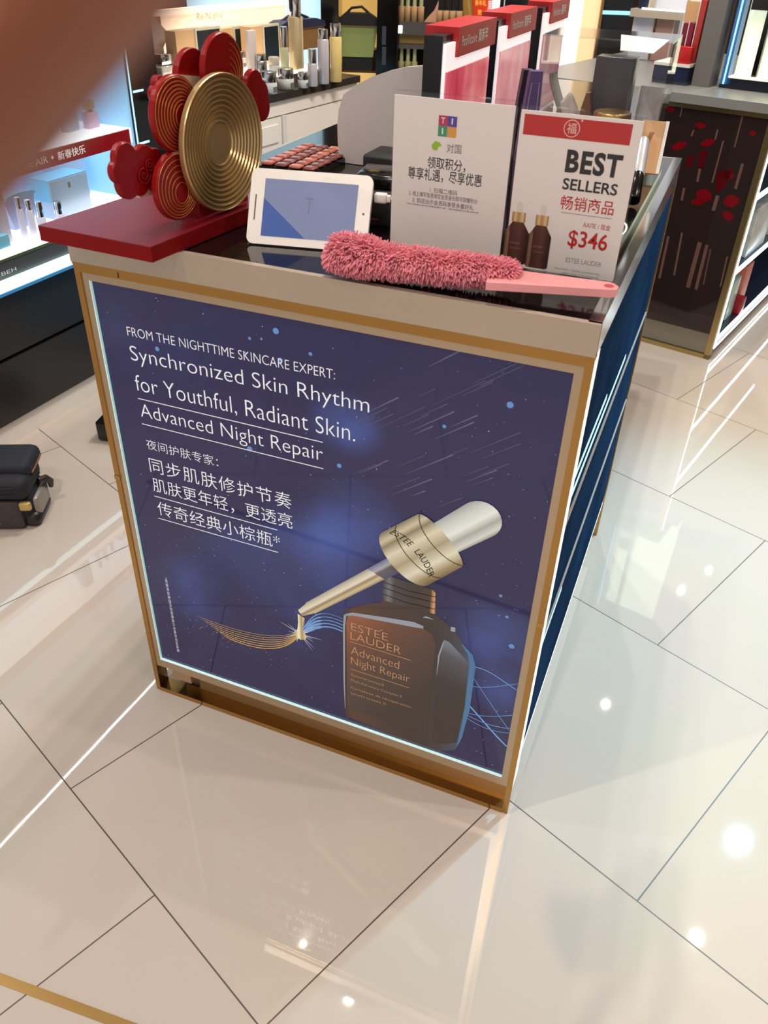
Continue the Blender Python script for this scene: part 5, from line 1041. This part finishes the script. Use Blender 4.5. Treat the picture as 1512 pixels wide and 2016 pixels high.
onshelf('carton', .36, .335, 'pale silver patterned carton on the middle shelf of the right counter', .26, .10, .19, mat('silver_card', (190, 200, 200), .25, noise=.2, nscale=18)); onshelf('carton', .70, .335, 'cream carton farther back on the middle shelf', .18, .10, .2, mat('cream_box_card', (216, 206, 180), .35))
# things standing on the grey slab
SZ = .9325
def onslab(px, py): return U(FR, 'z', SZ, px, py)
a = onslab(1360, 168); b = onslab(1398, 172)
gp = solo('support_post', MB().box(0, b.x - a.x - .004, 0, .10, 0, .82), mat('grey_post', (112, 108, 104), .4), 'tall grey rectangular post standing on the grey-topped counter', 'post', tuple(FR @ Vector((a.x, a.y, .9325))), -14)
a = onslab(1312, 165); b = onslab(1370, 168)
nv = thing('display_riser', 'navy riser with white rim beside the grey post', 'riser', tuple(FR @ Vector((a.x, a.y, SZ))), -14)
w_ = b.x - a.x - .024; h_ = U(FR, 'y', a.y, 1330, 131).z - SZ
part('riser_body', MB().box(-.06, w_, 0, .16, 0.012, h_), mat('navy_card', (20, 26, 58), .25), nv); part('riser_foot', MB().box(-.06, w_, .004, .16, 0, .012), mat('slate_foot', (70, 76, 86), .3), nv); part('white_rim', MB().box(-.062, w_ + .002, -.003, .16, h_, h_ + .010), WHITE, nv)
zz = SZ + h_ + .0105
def onnavy(name, x, y, w, d, h, col, lab, parts_=None):
    t = thing(name, lab, 'box', tuple(FR @ Vector((a.x + x, a.y + y, zz))), -14)
    part('carton', MB().rbox(-w / 2, w / 2, 0, d, 0, h, .002), mat('carton_%s_%s' % (name, col), col, .3), t); part('carton_edge', MB().box(-w / 2 - .003, -w / 2, -.001, d, 0, h + .002), WHITE, t, 'white edge'); return t
onnavy('carton', w_ * .5, .004, w_ * .86, .03, .055, (186, 28, 28), 'low bright red carton at the front of the navy riser')
onnavy('carton', w_ * .14, .05, w_ * .24, .03, .125, (110, 14, 36), 'maroon carton, left of two upright ones behind the red carton'); onnavy('carton', w_ * .45, .05, w_ * .24, .03, .128, (120, 14, 40), 'maroon carton, right of two upright ones behind the red carton')
onnavy('carton', w_ * .82, .055, w_ * .30, .03, .20, (178, 54, 50), 'tallest red carton next to the grey post'); onnavy('carton', w_ * .32, .115, .09, .03, .19, (206, 160, 112), 'tan carton behind the two maroon ones')
# tall lit case with green-white panes
a = onslab(1418, 172); 
fg = thing('lit_display_case', 'upright display case with blue lit post, dark base and pale green glowing panes', 'display case', tuple(FR @ Vector((a.x, a.y, SZ))), -14)
part('base', MB().box(-.006, .30, -.004, .22, 0, .012).box(0.03, .30, -.002, .22, .012, .034), mat('case_black_navy', (16, 20, 36), .2), fg); part('blue_post', MB().box(-.006, .018, .0, .05, .012, .7), mat('blue_post', (46, 98, 150), .2, emit=(40, 90, 145), es=.3), fg, 'blue post'); part('post_light', MB().box(.004, .010, -.002, 0, .012, .7), mat('led_light_blue', (160, 215, 250), .3, emit=(140, 205, 250), es=1.0), fg)
PG = mat('lit_pane', (226, 236, 206), .3, emit=(228, 238, 206), es=.68)
part('pane', MB().box(.022, .088, .06, .07, .034, .7), PG, fg, 'pale green pane'); part('mullion', MB().box(.088, .105, .04, .07, .034, .7), BLACK, fg); part('pane', MB().box(.105, .30, .06, .07, .034, .7), PG, fg, 'pale green pane'); part('lit_floor', MB().box(.02, .30, 0, .2, .034, .040), mat('lit_floor_cream', (240, 238, 214), .3, emit=(240, 238, 214), es=.5), fg)
v = U(frame(FR @ Vector((a.x, a.y, SZ)), -14), 'y', .03, 1485, 10)
part('name_plate', MB().box(.032, .090, .03, .04, v.z - .014, v.z + .05), BLACK, fg, 'black name plate')
# white lit shelves behind the grey post
a = onslab(1240, 140)
FT = frame(FR @ Vector((a.x, .75, 0)), -14); t_ = lambda px, py, y=0.0: U(FT, 'y', y, px, py)
ws = thing('wall_shelving', 'white lit shelving with silver and rose boxes behind the red cartons', 'shelving', tuple(FR @ Vector((a.x, .75, .9325))), -14)
xl = t_(1236, 60).x; xr = t_(1402, 60).x; zs = t_(1320, 22).z - .9325; zt = t_(1320, 120).z - .9325
WG = mat('lit_pale_grey', (206, 208, 216), .4, emit=(206, 208, 216), es=.35)
part('back_panel', MB().box(xl, xr, .12, .14, 0, .8), WG, ws); part('shelf', MB().box(xl, xr, -.01, .12, zs - .03, zs), mat('shelf_beige', (190, 176, 158), .35), ws); part('shelf_light', MB().box(xl + .05, xr, -.012, -.01, zs, zs + .006), LEDW, ws); part('side_post', MB().box(xr - .02, xr, -.01, .12, 0, .8), mat('shelf_beige', (190, 176, 158), .35), ws)
FT2 = frame(FR @ Vector((a.x, .75, .9325)), -14)
def stand_(name, pxl, pxr, pyt, col, lab, d=.06, z=0.0, y=.02, em=0):
    A_ = U(FT2, 'y', y, pxl, pyt); B_ = U(FT2, 'y', y, pxr, pyt); h = A_.z - z
    if h < .01: h = .06
    t = thing(name, lab, 'box', tuple(FT2 @ Vector(((A_.x + B_.x) / 2, y, z + .0005))), -14); w = (B_.x - A_.x) / 2
    part('carton', MB().rbox(-w, w, 0, d, 0, h, .003), mat('carton_%s' % (col,), col, .3), t); part('carton_edge', MB().box(w - .004, w + .001, -.001, d, 0, h), mat('beige_edge', (206, 190, 168), .4), t)
    return t
stand_('carton', 1250, 1292, 22, (206, 210, 224), 'large silver-grey carton left of the rose one'); stand_('carton', 1296, 1332, 28, (176, 136, 126), 'rose-brown carton behind the acrylic box'); stand_('carton', 1345, 1380, 42, (200, 158, 116), 'pale tan carton above the red ones')
stand_('carton', 1264, 1286, -30, (22, 30, 66), 'navy carton on the white shelf at the very top', z=zs, y=.02)
# ================================================================ BAG AND BLACK BOX ON THE FLOOR
bg = thing('trolley_bag', 'black fabric make-up trolley bag with grey front pocket on the floor at the left edge', 'bag', (-0.64, 0.365, 0), 26)
CL = mat('bag_fabric_black', (24, 25, 36), .7, bump=.15, nscale=120); GR = mat('bag_fabric_grey', (66, 58, 57), .7, noise=.08, nscale=80)
part('body', MB().rbox(-.29, -.004, .0, .14, .0, .105, .03, 4), CL, bg)
part('front_pocket', MB().rbox(-.27, -.035, -.012, .02, .004, .092, .010), GR, bg, 'grey front pocket')
part('side_pocket', MB().rbox(-.02, .006, .018, .12, .012, .085, .012), mat('bag_tape_silver', (150, 142, 134), .35, .3), bg, 'silver side pocket')
part('corner_guard', MB().rbox(-.045, .008, -.004, .125, -.0, .045, .022), mat('bag_corner', (26, 22, 22), .4), bg)
part('lid', MB().rbox(-.30, -.004, -.014, .135, .092, .160, .028, 4), CL, bg, 'padded lid')
part('lid_flap', MB().rbox(-.30, -.002, .03, .16, .135, .185, .024, 4), CL, bg)
for z in (.118, .140): part('lid_seam', MB().tube([(-.27, -.0145, z), (-.15, -.0155, z), (-.04, -.0145, z), (-.006, .01, z), (-.0025, .10, z)], .0022, 6), mat('seam_dark', (12, 12, 18), .6), bg)
part('zip_trim', MB().tube([(-.0025, .05, .150), (-.001, .10, .153), (-.003, .14, .155)], .0035, 6), mat('copper_trim', (150, 104, 72), .35, .6), bg, 'copper trim')
part('clasp', MB().rbox(-.036, -.004, -.016, .0, .066, .092, .006), mat('brass_clasp', (206, 176, 108), .3, .5), bg, 'brass clasp')
part('handle', MB().tube([(-.005, .08, .105), (.010, .10, .10), (.016, .112, .082), (.012, .12, .06)], [.008, .010, .010, .007], 10), mat('handle_brown', (52, 36, 34), .45), bg, 'brown side handle')
em_ = MB(); poly_line(em_, [(-.125, .03), (-.115, .055), (-.105, .03)], .003, -.0125); poly_line(em_, [(-.13, .028), (-.095, .024)], .003, -.0125); poly_line(em_, arc(-.113, .066, .008, 0, 360, 14), .002, -.0125)
part('emblem', em_, mat('emblem_grey', (120, 112, 110), .4), bg)
a = hit(187, 835, (0, 0, .075), (0, 0, 1)); b_ = hit(203, 872, (0, 0, 0), (0, 0, 1))
kb = thing('plug_box', 'small black box on the floor between the front counter and the black cabinet', 'box', (b_.x, b_.y + .005, 0), 12)
part('case', MB().rbox(-.02, .15, .0, .12, .006, .072, .006), BLACK, kb); part('foot', MB().box(0.0, .13, .01, .12, 0, .006), BLACKM, kb)
# ================================================================ HAND whose fingertip covers the corner of the lens
def pcam(px, py, d): return CAM + ray(px, py) / FPX * d
SK = bpy.data.materials.new('skin'); SK.use_nodes = True; nt = SK.node_tree; b = nt.nodes['Principled BSDF']
tc = nt.nodes.new('ShaderNodeTexCoord'); nz = nt.nodes.new('ShaderNodeTexNoise'); nz.inputs['Scale'].default_value = 90; r = nt.nodes.new('ShaderNodeValToRGB'); r.color_ramp.elements[0].color = (*lin((150, 92, 68)), 1); r.color_ramp.elements[1].color = (*lin((160, 100, 76)), 1)
nt.links.new(tc.outputs['Object'], nz.inputs['Vector']); nt.links.new(nz.outputs['Fac'], r.inputs['Fac']); nt.links.new(r.outputs['Color'], b.inputs['Base Color']); b.inputs['Roughness'].default_value = .5; b.inputs['Subsurface Weight'].default_value = .15; b.inputs['Subsurface Radius'].default_value = (.006, .003, .0015)
DF_ = 0.042
tip = pcam(-382, 408, DF_)
HX = (CR * .60 + CU * .80).normalized()      # from the fingertip back towards the knuckle, out of the frame
HY = (CR * .80 - CU * .60).normalized()       # across the hand
HZ_ = HX.cross(HY).normalized()               # palm normal
def hp_(x, y, z): return tip + HX * x + HY * y + HZ_ * z
verts = []; edges = []; rads = []
def vtx(p, r): verts.append(p); rads.append(r); return len(verts) - 1
wrist = vtx(hp_(.205, -.028, .012), .027); palm = vtx(hp_(.150, -.030, .008), .024); edges.append((wrist, palm))
def finger(base, pts):
    prev = base
    for p, r_ in pts: i = vtx(hp_(*p), r_); edges.append((prev, i)); prev = i
k1 = vtx(hp_(.098, -.002, .002), .0135); edges.append((palm, k1)); finger(k1, [((.058, -.001, .002), .0088), ((.026, .000, .001), .0085), ((.006, .0, .0), .0082), ((-.001, 0, 0), .0066)])
k2 = vtx(hp_(.094, -.026, .004), .0135); edges.append((palm, k2)); finger(k2, [((.062, -.030, .024), .0095), ((.066, -.030, .050), .0088), ((.088, -.030, .056), .0078)])
k3 = vtx(hp_(.100, -.047, .006), .0125); edges.append((palm, k3)); finger(k3, [((.072, -.052, .026), .009), ((.078, -.052, .048), .0083), ((.098, -.051, .053), .0073)])
k4 = vtx(hp_(.110, -.065, .008), .0115); edges.append((palm, k4)); finger(k4, [((.088, -.070, .024), .0078), ((.092, -.069, .042), .0072), ((.108, -.067, .046), .0062)])
th_ = vtx(hp_(.150, -.004, -.018), .0145); edges.append((palm, th_)); finger(th_, [((.122, .008, -.036), .0115), ((.096, .010, -.050), .0100), ((.074, .004, -.058), .0082)])
me = bpy.data.meshes.new('hand'); org = hp_(.205, -.028, .012)
me.from_pydata([tuple(v - org) for v in verts], edges, []); hnd = bpy.data.objects.new('hand', me); COL.objects.link(hnd); hnd.location = org
md = hnd.modifiers.new('skin', 'SKIN'); md.use_smooth_shade = True
for i, sv in enumerate(me.skin_vertices[0].data): sv.radius = (rads[i], rads[i]); sv.use_root = (i == 0)
sd_ = hnd.modifiers.new('sub', 'SUBSURF'); sd_.levels = 2; sd_.render_levels = 2
dg = bpy.context.evaluated_depsgraph_get(); dg.update()
m2 = bpy.data.meshes.new_from_object(hnd.evaluated_get(dg)); hnd.modifiers.clear(); hnd.data = m2; m2.materials.clear(); m2.materials.append(SK)
for p in m2.polygons: p.use_smooth = True
tag(hnd, "photographer's hand, its out-of-focus fingertip covering the top left corner", 'hand')
nl_ = MB(); vs = []; fs = []
for i in range(9):
    for j in range(7):
        u_ = i / 8; w_ = (j / 6 - .5) * 2; wd = .0058 * (1 - .25 * (1 - u_) ** 3)
        vs.append(hp_(.001 + .0115 * u_, w_ * wd, -(math.sqrt(max(0, .0080 ** 2 - (w_ * wd) ** 2)) + .0006 - .0014 * (1 - u_) ** 2)) - org)
for i in range(8):
    for j in range(6): fs.append((i * 7 + j, i * 7 + j + 1, (i + 1) * 7 + j + 1, (i + 1) * 7 + j))
nl_.add(vs, fs, 0, True); part('fingernail', nl_, mat('nail', (214, 160, 140), .3), hnd)
